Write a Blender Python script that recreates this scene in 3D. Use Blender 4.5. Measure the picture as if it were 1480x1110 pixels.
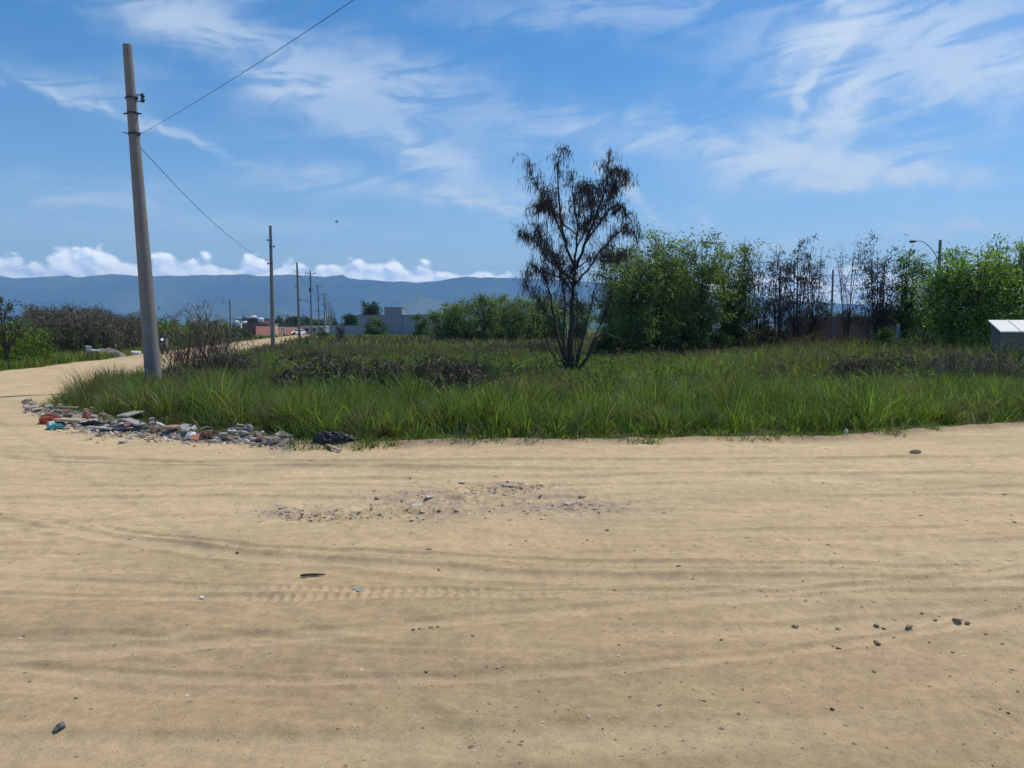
import bpy, math, random
import numpy as np
from mathutils import Vector, Matrix
for o in list(bpy.data.objects): bpy.data.objects.remove(o)
sc = bpy.context.scene
COL = sc.collection
R = math.radians
rng = np.random.default_rng(7)
random.seed(7)

# ------------------------------------------------------------ camera
FP = 1110.0; CAMH = 1.6
PITCH = math.atan(80/FP)
cam = bpy.data.cameras.new('camera'); camo = bpy.data.objects.new('camera', cam); COL.objects.link(camo)
cam.sensor_width = 36; cam.lens = 36*FP/1480; cam.clip_start = 0.05; cam.clip_end = 40000
camo.location = (0, 0, CAMH); camo.rotation_euler = (R(90)-PITCH, 0, 0)
sc.camera = camo
cp, sp = math.cos(PITCH), math.sin(PITCH)
def ray(px, py):                       # photo pixel -> direction, y component 1
    a, b = (px-740)/FP, (555-py)/FP
    y = cp + b*sp; z = -sp + b*cp
    return a/y, z/y
def at(px, py, d):                     # point on the pixel's ray at distance d along y
    a, b = ray(px, py); return (a*d, d, CAMH + b*d)
def gp(px, py, z=0.0):                 # pixel -> ground point
    a, b = ray(px, py); d = (z-CAMH)/b; return (a*d, d)
# ------------------------------------------------------------ world, sun, exposure
SUN_AZ, SUN_EL = R(56), R(58)          # azimuth from +Y towards +X
sdir = Vector((math.sin(SUN_AZ)*math.cos(SUN_EL), math.cos(SUN_AZ)*math.cos(SUN_EL), math.sin(SUN_EL)))
sl = bpy.data.lights.new('sun', 'SUN'); so = bpy.data.objects.new('sun', sl); COL.objects.link(so)
sl.energy = 3.7; sl.angle = R(0.75); sl.color = (1.0, 0.93, 0.80)
so.rotation_euler = sdir.to_track_quat('Z', 'Y').to_euler(); so.location = (20, 10, 40)
sc.view_settings.view_transform = 'Standard'; sc.view_settings.look = 'None'
sc.view_settings.exposure = 0.0; sc.view_settings.gamma = 1.0
sc.cycles.use_denoising = True
sc.cycles.max_bounces = 8; sc.cycles.diffuse_bounces = 3; sc.cycles.transmission_bounces = 6; sc.cycles.transparent_max_bounces = 8
sc.cycles.volume_bounces = 1; sc.cycles.caustics_reflective = False; sc.cycles.caustics_refractive = False
sc.cycles.sample_clamp_indirect = 4.0

class S:                               # a shader socket with arithmetic
    nt = None
    def __init__(s, k): s.k = k
    @staticmethod
    def m(op, *a):
        n = S.nt.nodes.new('ShaderNodeMath'); n.operation = op
        for i, v in enumerate(a):
            if isinstance(v, S): S.nt.links.new(v.k, n.inputs[i])
            else: n.inputs[i].default_value = v
        return S(n.outputs[0])
    def __add__(s, o): return S.m('ADD', s, o)
    __radd__ = __add__
    def __sub__(s, o): return S.m('SUBTRACT', s, o)
    def __rsub__(s, o): return S.m('SUBTRACT', o, s)
    def __mul__(s, o): return S.m('MULTIPLY', s, o)
    __rmul__ = __mul__
    def __truediv__(s, o): return S.m('DIVIDE', s, o)
    def clamp(s): return S.m('MINIMUM', S.m('MAXIMUM', s, 0.0), 1.0)
    def pow(s, p): return S.m('POWER', s, p)
def smooth(v, a, b):
    n = S.nt.nodes.new('ShaderNodeMapRange'); n.interpolation_type = 'SMOOTHSTEP'
    S.nt.links.new(v.k, n.inputs[0]); n.inputs[1].default_value = a; n.inputs[2].default_value = b
    return S(n.outputs[0])
def combine(x, y, z=0.0):
    n = S.nt.nodes.new('ShaderNodeCombineXYZ')
    for i, v in enumerate((x, y, z)):
        if isinstance(v, S): S.nt.links.new(v.k, n.inputs[i])
        else: n.inputs[i].default_value = v
    return S(n.outputs[0])
def noise(vec, scale, detail=4, rough=0.5, dist=0.0, lac=2.0, dim=3):
    n = S.nt.nodes.new('ShaderNodeTexNoise'); n.noise_dimensions = '3D' if dim == 3 else '2D'
    S.nt.links.new(vec.k, n.inputs['Vector']); n.inputs['Scale'].default_value = scale
    n.inputs['Detail'].default_value = detail; n.inputs['Roughness'].default_value = rough
    n.inputs['Distortion'].default_value = dist; n.inputs['Lacunarity'].default_value = lac
    return S(n.outputs[0])
def mixc(f, a, b, mode='MIX'):
    n = S.nt.nodes.new('ShaderNodeMix'); n.data_type = 'RGBA'; n.blend_type = mode; n.clamp_factor = True
    for k, v in ((0, f), (6, a), (7, b)):
        if isinstance(v, S): S.nt.links.new(v.k, n.inputs[k])
        elif k == 0: n.inputs[0].default_value = v
        else: n.inputs[k].default_value = (*v, 1)
    return S(n.outputs[2])

w = bpy.data.worlds.new('World'); sc.world = w; w.use_nodes = True
S.nt = nt = w.node_tree; nt.nodes.clear()
sky = nt.nodes.new('ShaderNodeTexSky'); sky.sky_type = 'NISHITA'; sky.sun_disc = False
sky.sun_elevation = SUN_EL; sky.sun_rotation = SUN_AZ; sky.altitude = 500; sky.air_density = 1.0; sky.dust_density = 0.4; sky.ozone_density = 2.0
tc = nt.nodes.new('ShaderNodeTexCoord'); sx = nt.nodes.new('ShaderNodeSeparateXYZ'); nt.links.new(tc.outputs['Generated'], sx.inputs[0])
dx, dy, dz = (S(sx.outputs[i]) for i in range(3))
az = S.m('ARCTAN2', dx, dy)*57.2958           # degrees clockwise from +Y
el = S.m('ARCSINE', dz)*57.2958
def azel(px, py):
    a, b = ray(px, py); return math.degrees(math.atan(a)), math.degrees(math.atan(b/math.hypot(a, 1)))
pos = combine(az, el)
# domain warp
wn1 = noise(pos, 0.09, 2, 0.5, dim=2); wn2 = noise(combine(az + 71.0, el*1.0 + 33.0), 0.09, 2, 0.5, dim=2)
fn1 = noise(pos, 0.5, 3, 0.6, dim=2); fn2 = noise(combine(az + 11.0, el + 53.0), 0.5, 3, 0.6, dim=2)
wa = az + (wn1 - 0.5)*5.0 + (fn1 - 0.5)*2.6
we = el + (wn2 - 0.5)*3.0 + (fn2 - 0.5)*1.7
WISPS = [(1360,55,210,70,-6,.95),(1225,45,80,24,45,1.6),(1195,112,52,10,58,2.6),(1252,158,38,15,40,3.2),(1225,182,45,10,8,1.8),(1130,232,95,16,-16,2.0),(1220,258,110,13,-6,2.6),(1170,245,130,34,-10,.55),(1100,195,85,16,5,.45),
 (870,188,105,22,0,.8),(900,170,40,18,30,.4),(925,272,60,8,-42,1.2),(870,238,25,12,-30,.8),(570,210,70,16,-8,.8),(640,235,90,26,-28,.6),(690,296,95,10,-10,1.1),(450,264,85,18,2,.6),
 (300,45,300,34,-20,.55),(330,85,260,16,-24,.35),(180,172,150,6,-14,.9),(60,112,130,16,-14,.35),(560,115,200,36,-10,.5),(450,125,60,9,10,.4),(80,285,130,22,0,.55),(1035,312,22,10,-50,.9),(1370,337,85,6,2,.9),
 (1100,352,36,7,0,.8),(1420,110,110,24,14,.6),(880,15,200,22,0,.35),(780,305,160,16,-6,.4),(300,335,260,12,0,.3),(1350,215,140,18,0,.35)]
cir = None
st1 = noise(combine(az*0.42 + el*0.20, el*1.7 - az*0.25), 0.30, 4, 0.60, 0.5, dim=2)
for (px, py, rx, ry, an, st) in WISPS:
    a0, e0 = azel(px, py); k = 57.3/FP*math.cos(R(a0*0.9))
    c, s_ = math.cos(R(an)), math.sin(R(an)); iu, iv = 1/(rx*k*1.05), 1/(ry*k*1.05)
    u = wa*(c*iu) + (we*(s_*iu) - (a0*c + e0*s_)*iu); v = we*(c*iv) - (wa*(s_*iv) + (e0*c - a0*s_)*iv)
    r2 = u*u + v*v
    g = S.m('POWER', 0.36, r2)*st
    cir = g if cir is None else cir + g
streak = smooth(st1, 0.36, 0.62)
veil = smooth(noise(combine(az*0.5 + el*0.4, el*1.3 - az*0.25), 0.13, 3, 0.55, 0.6, dim=2), 0.48, 0.80)*0.16
hor = S.m('EXPONENT', el*(-0.16))*0.55
cirm = cir*(streak*0.95 + 0.22) + veil*(streak*0.7 + 0.3) + hor
cirm = (1.0 - S.m('EXPONENT', cirm*(-1.25)))
hsv = nt.nodes.new('ShaderNodeHueSaturation'); hsv.inputs['Saturation'].default_value = 1.44; nt.links.new(sky.outputs[0], hsv.inputs['Color']); base = S(hsv.outputs[0])
c1 = mixc(cirm*0.90, base, (5.8, 6.6, 7.5))
# cumulus bank just above the ridge line
def hump(px, top, wd):                  # a cloud tower
    a0, e0 = azel(px, top); wdd = wd*57.3/FP*math.cos(R(a0))
    d = (az - a0)*(1/wdd)
    return S.m('POWER', 0.37, d*d)*(e0 - 3.3)
HM = [(-60,362,120),(20,368,55),(105,350,36),(160,364,60),(230,370,50),(290,368,50),(365,368,34),(420,372,34),(470,384,40),(520,381,50),(566,375,34),(620,383,45),(700,388,60),
      (790,404,60),(1090,392,40),(1230,388,50),(1330,405,60),(1500,402,120)]
top = None
for h in HM:
    q = hump(*h); top = q if top is None else S.m('SMOOTH_MAX', top, q, 0.35)
def lump(a_, e_):
    n = noise(combine(a_*1.0, e_*1.25), 0.42, 6, 0.56, dim=2)
    v = S.nt.nodes.new('ShaderNodeTexVoronoi'); v.voronoi_dimensions = '2D'; v.feature = 'F1'; v.inputs['Scale'].default_value = 0.75
    S.nt.links.new(combine(a_ + (n - 0.5)*1.6, e_*1.25 + (n - 0.5)*1.2).k, v.inputs['Vector'])
    return (n - 0.5)*2.4 + (0.45 - S(v.outputs['Distance']))*1.2
L0 = lump(az, el)
L1 = lump(az + 0.28, el + 0.34)
dens = (top + 3.3) - el + L0*0.85
cm = smooth(dens, -0.08, 0.50)*smooth(el, 1.0, 3.3)
shade = smooth((L0 - L1)*0.9 + (el - 3.6)*0.16 - dens*0.05 + 0.18, -0.50, 0.80)
ccol = mixc(shade, (7.2, 9.0, 11.8), (15.5, 15.3, 14.6))
c2 = mixc(cm*0.94, c1, ccol)
bg = nt.nodes.new('ShaderNodeBackground'); bg.inputs[1].default_value = 0.13
nt.links.new(c2.k, bg.inputs[0]); wo = nt.nodes.new('ShaderNodeOutputWorld'); nt.links.new(bg.outputs[0], wo.inputs[0])

# ------------------------------------------------------------ helpers
def tag(o, label=None, cat=None, group=None, kind=None):
    if label: o['label'] = label
    if cat: o['category'] = cat
    if group: o['group'] = group
    if kind: o['kind'] = kind
    return o
def empty(name, loc, label, cat, group=None, rz=0.0):
    o = bpy.data.objects.new(name, None); COL.objects.link(o); o.location = loc; o.rotation_euler = (0, 0, rz)
    o.empty_display_size = 0.2
    return tag(o, label, cat, group)
class MB:
    def __init__(s): s.v = []; s.f = []; s.c = []; s.n = 0
    def add(s, v, f, c=None):
        v = np.asarray(v, dtype=np.float32).reshape(-1, 3)
        fs = f if isinstance(f, list) and len(f) and isinstance(f[0], np.ndarray) else [np.asarray(q, dtype=np.int64).reshape(1, -1) for q in f] if isinstance(f, list) else [f]
        for q in fs: s.f.append(q + s.n)
        if c is None: c = (1, 1, 1)
        c = np.asarray(c, dtype=np.float32)
        if c.ndim == 1: c = np.tile(c, (len(v), 1))
        s.c.append(c); s.v.append(v); s.n += len(v)
        return s
    def box(s, x0, x1, y0, y1, z0, z1, c=None, M=None):
        v = np.array([(x, y, z) for z in (z0, z1) for y in (y0, y1) for x in (x0, x1)], dtype=np.float32)
        if M is not None: v = np.array([M @ Vector(p) for p in v])
        return s.add(v, np.array([(0,2,3,1),(4,5,7,6),(0,1,5,4),(2,6,7,3),(0,4,6,2),(1,3,7,5)]), c)
    def tube(s, pts, rad, n=6, c=None, cap=True):
        pts = [Vector(p) for p in pts]; m = len(pts)
        if not hasattr(rad, '__len__'): rad = [rad]*m
        V = []; ref = None
        for i, p in enumerate(pts):
            t = (pts[min(i+1, m-1)] - pts[max(i-1, 0)]).normalized()
            if ref is None: ref = Vector((1, 0, 0)) if abs(t.x) < .8 else Vector((0, 1, 0))
            a = t.cross(ref).normalized(); b = t.cross(a).normalized(); ref = b.cross(t)*-1 if False else ref
            for k in range(n):
                an = 2*math.pi*k/n; V.append(p + (a*math.cos(an) + b*math.sin(an))*rad[i])
        F = [(i*n+k, i*n+(k+1) % n, (i+1)*n+(k+1) % n, (i+1)*n+k) for i in range(m-1) for k in range(n)]
        fs = [np.array(F)]
        if cap: fs += [np.array([list(range(n))[::-1]]), np.array([[(m-1)*n+k for k in range(n)]])]
        return s.add([tuple(p) for p in V], fs, c)
    def build(s, name, mat, parent=None, smooth=False, loc=None):
        v = np.concatenate(s.v) if s.v else np.zeros((0, 3), np.float32)
        me = bpy.data.meshes.new(name); me.vertices.add(len(v)); me.vertices.foreach_set('co', v.ravel())
        li = np.concatenate([f.ravel() for f in s.f]); tot = np.concatenate([np.full(len(f), f.shape[1]) for f in s.f])
        st = np.concatenate([[0], np.cumsum(tot)[:-1]])
        me.loops.add(len(li)); me.loops.foreach_set('vertex_index', li.astype(np.int32))
        me.polygons.add(len(tot)); me.polygons.foreach_set('loop_start', st.astype(np.int32))
        me.update(calc_edges=True)
        me.polygons.foreach_set('use_smooth', np.full(len(tot), bool(smooth)))
        col = np.ones((len(v), 4), np.float32); col[:, :3] = np.concatenate(s.c)
        at_ = me.attributes.new('tint', 'FLOAT_COLOR', 'POINT'); at_.data.foreach_set('color', col.ravel())
        me.materials.append(mat)
        o = bpy.data.objects.new(name, me); COL.objects.link(o)
        if parent: o.parent = parent
        if loc is not None: o.location = loc
        return o

# value noise
def _h(ix, iy, seed):
    n = (ix.astype(np.int64)*374761393 + iy.astype(np.int64)*668265263 + seed*974711) & 0xffffffff
    n = ((n ^ (n >> 13))*1274126177) & 0xffffffff
    return ((n ^ (n >> 16)) & 0xffff)/65535.0
def vn(x, y, seed=0):
    x = np.asarray(x, float); y = np.asarray(y, float)
    ix, iy = np.floor(x), np.floor(y); fx, fy = x-ix, y-iy
    fx = fx*fx*(3-2*fx); fy = fy*fy*(3-2*fy)
    a, b, c, d = _h(ix, iy, seed), _h(ix+1, iy, seed), _h(ix, iy+1, seed), _h(ix+1, iy+1, seed)
    return (a+(b-a)*fx)*(1-fy) + (c+(d-c)*fx)*fy
def fbm(x, y, seed=0, oct=4, g=0.5):
    t = 0; a = 1; m = 0
    for i in range(oct):
        t = t + a*vn(x*2**i + i*17.3, y*2**i + i*9.1, seed+i); m += a; a *= g
    return t/m
def sstep(v, a, b):
    t = np.clip((v-a)/(b-a), 0, 1); return t*t*(3-2*t)

def newmat(name):
    m = bpy.data.materials.new(name); m.use_nodes = True; S.nt = m.node_tree; return m, m.node_tree, m.node_tree.nodes['Principled BSDF']
def attr():
    n = S.nt.nodes.new('ShaderNodeAttribute'); n.attribute_name = 'tint'; return S(n.outputs['Color'])
def objco():
    n = S.nt.nodes.new('ShaderNodeTexCoord'); return S(n.outputs['Object'])
def bump(h, strength, dist, b):
    n = S.nt.nodes.new('ShaderNodeBump'); n.inputs['Strength'].default_value = strength; n.inputs['Distance'].default_value = dist
    S.nt.links.new(h.k, n.inputs['Height']); S.nt.links.new(n.outputs[0], b.inputs['Normal']); return n
def simple(name, color, rough=0.7, var=0.25, scale=6.0, metal=0.0, bmp=0.3, bd=0.01, spec=0.3, useattr=False):
    m, t, b = newmat(name); co = objco()
    n = noise(co, scale, 6, 0.6); n2 = noise(co, scale*9, 3, 0.6)
    f = (n*0.7 + n2*0.3 - 0.5)*2*var + 1.0
    base = attr() if useattr else None
    dark = mixc(1.0, base if useattr else tuple(color), combine(f, f, f), 'MULTIPLY') if True else None
    t.links.new(dark.k, b.inputs['Base Color'])
    b.inputs['Roughness'].default_value = rough; b.inputs['Metallic'].default_value = metal; b.inputs['Specular IOR Level'].default_value = spec
    if bmp: bump(n*0.6 + n2*0.4, bmp, bd, b)
    return m
def leafmat(name, transl=0.35, rough=0.55, spec=0.25, tmul=(1.3, 1.35, 0.7)):
    m, t, b = newmat(name)
    a = attr(); t.links.new(a.k, b.inputs['Base Color']); b.inputs['Roughness'].default_value = rough; b.inputs['Specular IOR Level'].default_value = spec
    tr = t.nodes.new('ShaderNodeBsdfTranslucent'); tm = mixc(1.0, a, tmul, 'MULTIPLY'); t.links.new(tm.k, tr.inputs[0])
    mx = t.nodes.new('ShaderNodeMixShader'); mx.inputs[0].default_value = transl
    t.links.new(b.outputs[0], mx.inputs[1]); t.links.new(tr.outputs[0], mx.inputs[2])
    t.links.new(mx.outputs[0], t.nodes['Material Output'].inputs[0]); return m

M_leaf = leafmat('leaf', 0.48); M_grass = leafmat('grass_blade', 0.48, 0.5, 0.3)
M_dry = leafmat('dry_plant', 0.12, 0.8, 0.1, (1, 1, 1))
M_bark = simple('bark', (.062, .05, .043), 0.9, 0.4, 9, bmp=.6, bd=.02)
M_conc = simple('concrete', (.215, .20, .185), 0.85, 0.55, 2.2, bmp=.4, bd=.006)
M_steel = simple('dark_steel', (.06, .065, .07), 0.45, 0.3, 20, metal=.7, bmp=.1)
M_wire = simple('wire', (.02, .02, .022), 0.5, 0.1, 2, bmp=0)
M_rub = simple('rubble', (1, 1, 1), 0.9, 0.35, 14, bmp=.7, bd=.02, useattr=True)
M_col = simple('painted', (1, 1, 1), 0.6, 0.12, 5, bmp=.15, useattr=True)
M_stone = simple('stone', (1, 1, 1), 0.92, 0.35, 30, bmp=.8, bd=.01, useattr=True)
M_bag = simple('black_plastic', (.012, .013, .016), 0.32, 0.3, 12, bmp=.8, bd=.03, spec=.6)
M_glass = simple('dark_glass', (.02, .025, .03), 0.08, 0.05, 2, bmp=0, spec=.8)
M_rubber = simple('rubber', (.02, .02, .02), 0.8, 0.2, 20, bmp=.2)
m, t, b = newmat('headlight'); b.inputs['Base Color'].default_value = (.8, .8, .78, 1); b.inputs['Roughness'].default_value = .1; M_lamp = m
b.inputs['Emission Color'].default_value = (1, .97, .9, 1); b.inputs['Emission Strength'].default_value = 0.9
def brickmat(name, c1, c2, mort):
    m, t, b = newmat(name); n = t.nodes.new('ShaderNodeTexBrick'); tc = t.nodes.new('ShaderNodeTexCoord')
    sep = t.nodes.new('ShaderNodeSeparateXYZ'); t.links.new(tc.outputs['Object'], sep.inputs[0])
    v = combine(S(sep.outputs[0]) + S(sep.outputs[1]), S(sep.outputs[2])); t.links.new(v.k, n.inputs[0])
    n.inputs['Color1'].default_value = (*c1, 1); n.inputs['Color2'].default_value = (*c2, 1); n.inputs['Mortar'].default_value = (*mort, 1)
    n.inputs['Scale'].default_value = 1.0; n.inputs['Brick Width'].default_value = .3; n.inputs['Row Height'].default_value = .2; n.inputs['Mortar Size'].default_value = .012
    no = noise(S(tc.outputs['Object']), 1.2, 6, .6)
    f = no*0.9 + 0.55; c = mixc(1.0, S(n.outputs[0]), combine(f, f, f), 'MULTIPLY'); t.links.new(c.k, b.inputs['Base Color'])
    b.inputs['Roughness'].default_value = .9; bump(S(n.outputs['Fac'])*(-1.0) + no*0.3, .5, .015, b); return m
M_brick = brickmat('hollow_brick', (.38, .16, .11), (.30, .125, .09), (.26, .22, .19))

# ------------------------------------------------------------ zones of the ground
EDGE_PX = [(46,585),(90,597),(140,604),(200,611),(300,622),(450,634),(600,639),(830,638),(1000,633),(1200,628),(1350,617),(1480,608),(1700,598)]
EP = np.array([gp(*p) for p in EDGE_PX])
def edge(x):
    x = np.asarray(x, float)
    e = np.interp(x, EP[:, 0], EP[:, 1]); e = np.where(x > EP[-1, 0], EP[-1, 1] + (x-EP[-1, 0])*.12, e)
    return e + (fbm(x*1.3, x*0+3.1, 5, 4)-.5)*.75
def Rx(y): y = np.asarray(y, float); return -9.75 - .218*(y-15.6) + (fbm(y*.4, y*0+8.8, 9, 3)-.5)*.9
def Lx(y): y = np.asarray(y, float); return -18.9 - .218*(y-28.2) + (fbm(y*.35, y*0+1.8, 19, 3)-.5)*.9
def in_lot(x, y):
    cx, cy = EP[0, 0]+1.0, EP[0, 1]+1.3      # rounded corner
    r = (y > edge(x)) & (x > Rx(y))
    cut = (x < cx) & (y < cy) & (((x-cx)/1.1)**2 + ((y-cy)/1.4)**2 > 1)
    return r & ~cut
def in_left(x, y): return (x < Lx(y)) & (y > 27.0 + (fbm(x*.5, x*0, 3, 3)-.5)*1.2 + np.clip(-19-x, 0, 50)*.02)
def sandstrip(x, y):                          # bare strip beside the second pole
    return np.exp(-(((y-45.5)-(x+14.5)*.25)/1.3)**2*1.0 - ((x+15.2)/2.3)**2)

# tracks in the dirt: (y at x=0, slope, curvature, half width, depth, tread)
TR = [(4.60,-.012,.010,.055,.006,1),(5.3,.02,.006,.13,.008,0),(3.35,-.03,-.004,.10,.007,0),(6.4,.03,.004,.15,.012,0),(7.2,.02,.005,.12,.010,0),(8.15,.01,.004,.16,.013,0),
      (9.3,-.005,.006,.14,.014,0),(3.95,.05,.0,.10,.007,0),(4.42,-.014,.010,.055,.005,1),(2.95,.08,.01,.12,.006,0),(5.85,-.03,.012,.10,.008,0),(7.75,-.02,.002,.12,.008,0),
      (3.45,.13,.035,.09,.009,0),(3.62,.13,.035,.05,.007,0),(5.0,-.16,.030,.10,.010,0),(5.2,-.16,.030,.05,.008,0),(6.9,.12,-.022,.12,.012,0),(5.75,-.09,.028,.09,.009,0),(4.1,.20,.012,.08,.008,0),(8.7,-.07,.012,.13,.012,0)]
def tread_lane(x, y, yc, w):
    return np.abs(y-yc)/w
def hgt(x, y):
    x = np.asarray(x, float); y = np.asarray(y, float)
    far = 1-sstep(np.hypot(x, y), 14, 30)
    h = (fbm(x*.22, y*.35, 1, 3)-.5)*.16*(0.3+0.7*far)
    fl = y - .012*x*x*.5 - .01*x + (fbm(x*.28+5, y*.30, 92, 2)-.5)*1.5
    h = h + (fbm(x*.6+3, fl*2.4, 2, 4)-.5)*.060 + (fbm(x*.9, fl*11, 4, 3)-.5)*.013 + (fbm(x*3, y*4.5, 34, 3)-.5)*.018 + (fbm(x*2.2, fl*30, 14, 2)-.5)*.010*sstep(fbm(x*.5, fl*1.2, 24, 2), .4, .6)
    h = h + (fbm(x*9, y*9, 6, 4)-.5)*.015
    for i, (y0, s, c, w, dp, tr) in enumerate(TR):
        for off in (0, ):
            yc = y0 + s*x + c*x*x + (fbm(x*.3, x*0+i*3.3, 30+i, 2)-.5)*.35
            q = (y-yc)/w; prof = -np.exp(-q**4) + .55*np.exp(-((np.abs(q)-1.35)/.35)**2)
            am = sstep(fbm(x*.22+i*7, x*0+2, 60+i, 2), .35, .6)
            h = h + prof*dp*am*1.8
            if tr:
                ph = x*2*math.pi/.066 + np.abs(q)*1.6
                h = h + np.exp(-q**6)*np.clip(np.sin(ph)+1.2*(vn(x*30, y*30, 5)-.5), -.4, 1)*.0105*sstep(x, -2.4, -1.6)*(1-sstep(x, .5, 1.1))*sstep(fbm(x*1.7, y*0+y0, 88, 2), .3, .55)
    # oblique tread mark, lower right
    d = (x-1.95)*(-.64) + (y-3.05)*.77; l = (x-1.95)*.77 + (y-3.05)*.64
    m_ = np.exp(-(d/.07)**4)*sstep(l, -.75, -.5)*(1-sstep(l, .2, .4))*sstep(fbm(x*3, y*3, 89, 2), .3, .5)
    h = h - m_*.006 + m_*np.clip(np.sin(l*2*math.pi/.065 + np.abs(d)*20), -.4, 1)*.006
    # fine parallel scrapes, lower left
    m_ = np.exp(-((x+1.6)/1.5)**4 - ((y-3.75)/.55)**4)
    h = h + m_*np.sin((y+.06*x)*2*math.pi/.085 + fbm(x*1.4, y*3, 77, 3)*11)*.0045*sstep(fbm(x*1.2, y*2.5, 78, 2), .35, .6)
    # eroded patch with broken surface
    for (cx, cy, rx, ry) in PATCH:
        m_ = np.exp(-((x-cx)/rx)**2 - ((y-cy)/ry)**2)
        h = h + m_*(fbm(x*13, y*17, 8, 4)-.56)*.075 - m_*.012
    # raised rim just in front of the grass
    e = edge(x) - y
    h = h + np.exp(-((e-.28)/.14)**2)*.05*sstep(x, -9, -6) - np.exp(-((e-.62)/.16)**2)*.02*sstep(x, -9, -6)
    return h
PATCH = [(gp(620,722)[0], gp(620,722)[1], .62, .55), (gp(700,705)[0], gp(700,705)[1], .6, .3), (gp(820,730)[0], gp(820,730)[1], .6, .5), (gp(430,738)[0], gp(430,738)[1], .35, .25),
         (gp(475,745)[0], gp(475,745)[1], .3, .2), (gp(600,745)[0], gp(600,745)[1], .5, .3), (gp(750,700)[0], gp(750,700)[1], .35, .2)]
def gh(x, y): return float(hgt(np.array([x]), np.array([y]))[0])

def axis(lo, hi, d0, d1, step, farstep=1.16, extra=()):
    a = list(np.arange(d0, d1, step)); s = step; p = d1
    while p < hi: a.append(p); s = s*farstep; p += s
    a.append(hi); s = step; p = d0; b = []
    while p > lo: 
        s = s*farstep; p -= s
        if p > lo: b.append(p)
    b.append(lo); return np.array(b[::-1] + a)
def axy():
    a = list(np.arange(1.6, 2.4, .03)) + list(np.arange(2.4, 6.2, .017)) + list(np.arange(6.2, 13.0, .026)); p = 13.0; s = .03
    while p < 9500: a.append(p); s = min(s*1.06, 400); s = min(s, .45) if p < 70 else s; p += s
    a.append(9500.); b = []; p = 1.6; s = .05
    while p > -600: b.append(p-s) if p-s > -600 else None; p -= s; s *= 1.25
    b.append(-600.); return np.array(sorted(set(b + a)))
def axx():
    a = list(np.arange(-9.5, -3.8, .028)) + list(np.arange(-3.8, 4.2, .0155)) + list(np.arange(4.2, 11.5, .028)); p = 11.5; s = .03; r = []
    while p < 9400: r.append(p); s = min(s*1.09, 500); p += s
    r.append(9400.); p = -9.5; s = .03; l = []
    while p > -9400:
        s = min(s*1.06, .22) if p > -30 else min(s*1.12, 500); p -= s
        if p > -9400: l.append(p)
    l.append(-9400.); return np.array(sorted(set(l + a + r)))
X, Y = axx(), axy(); GX, GY = np.meshgrid(X, Y); nx, ny = len(X), len(Y)
print('grid', nx, ny)
gx, gy = GX.ravel(), GY.ravel()
H = hgt(gx, gy)
H = H*(1-sstep(np.hypot(gx, gy), 60, 200))
lot = in_lot(gx, gy); lef = in_left(gx, gy)
dirt = ~(lot | lef)
dirt &= (gy < 420)
dirt &= ~((gy < -25))
# ground colours, per vertex
f1 = fbm(gx*.35, gy*.8, 11, 4); f2 = fbm(gx*1.6, (gy+(fbm(gx*.28+5, gy*.30, 92, 2)-.5)*1.5)*4.5, 12, 4); f3 = fbm(gx*1.1+9, gy*2.3, 13, 3); f4 = fbm(gx*25, gy*25, 15, 2)
sand = np.array([.48, .355, .195]); pale = np.array([.57, .435, .255]); brown = np.array([.37, .27, .16]); pink = np.array([.50, .34, .22]); gry = np.array([.38, .295, .22])
def lerp(a, b, t): return a*(1-t[:, None]) + b*t[:, None]
C = lerp(np.tile(sand, (len(gx), 1)), pale, sstep(f1, .45, .7)*.8)
C = lerp(C, brown, sstep(f2, .52, .78)*.55)
C = lerp(C, pink, sstep(f3, .55, .8)*.4)
C = lerp(C, brown, (1-sstep(gy, 2.8, 6.5))*.50); C = lerp(C, brown, sstep(fbm(gx*.45+7, (gy+(fbm(gx*.28+5, gy*.30, 92, 2)-.5)*1.5)*1.1, 27, 4), .52, .72)*.42)
C = lerp(C, pale*1.04, sstep(gy, 3.8, 7.5)*.68*(1-sstep(gy, 30, 60)))
C = lerp(C, np.array([.38, .30, .165]), sstep(fbm(gx*.5+30, gy*1.1, 17, 3), .55, .75)*.45)
fl_ = gy - .006*gx*gx + (fbm(gx*.28+5, gy*.30, 92, 2)-.5)*1.5; C = C*(0.86 + .28*f4)[:, None]*(0.92 + .16*fbm(gx*1.1, fl_*18, 18, 3))[:, None]*(0.90 + .20*fbm(gx*4, gy*7, 38, 4))[:, None]
pm = 0
for (cx, cy, rx, ry) in PATCH: pm = np.maximum(pm, np.exp(-((gx-cx)/rx/1.2)**2 - ((gy-cy)/ry/1.2)**2))
C = lerp(C, gry, np.clip(pm*1.2, 0, 1)*sstep(fbm(gx*3, gy*5, 21, 4), .3, .55)*.8)
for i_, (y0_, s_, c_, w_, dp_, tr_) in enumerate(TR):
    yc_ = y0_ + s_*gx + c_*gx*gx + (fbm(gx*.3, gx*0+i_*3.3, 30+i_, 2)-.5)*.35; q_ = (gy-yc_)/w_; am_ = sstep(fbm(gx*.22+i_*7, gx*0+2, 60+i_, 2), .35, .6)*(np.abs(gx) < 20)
    C = lerp(C, np.array([.60, .46, .285]), np.exp(-q_**4)*am_*.30); C = lerp(C, np.array([.33, .245, .14]), np.exp(-((np.abs(q_)-1.05)/.20)**2)*am_*.62*fbm(gx*3, gy*3, 91, 2))  # compacted beds paler, thin darker line along both edges of each rut
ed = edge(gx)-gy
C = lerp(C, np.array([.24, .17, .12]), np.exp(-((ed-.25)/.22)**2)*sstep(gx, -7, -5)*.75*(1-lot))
rb = np.exp(-((ed-.35)/.5)**2)*(gx < -3)*(gx > -9.6)
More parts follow.
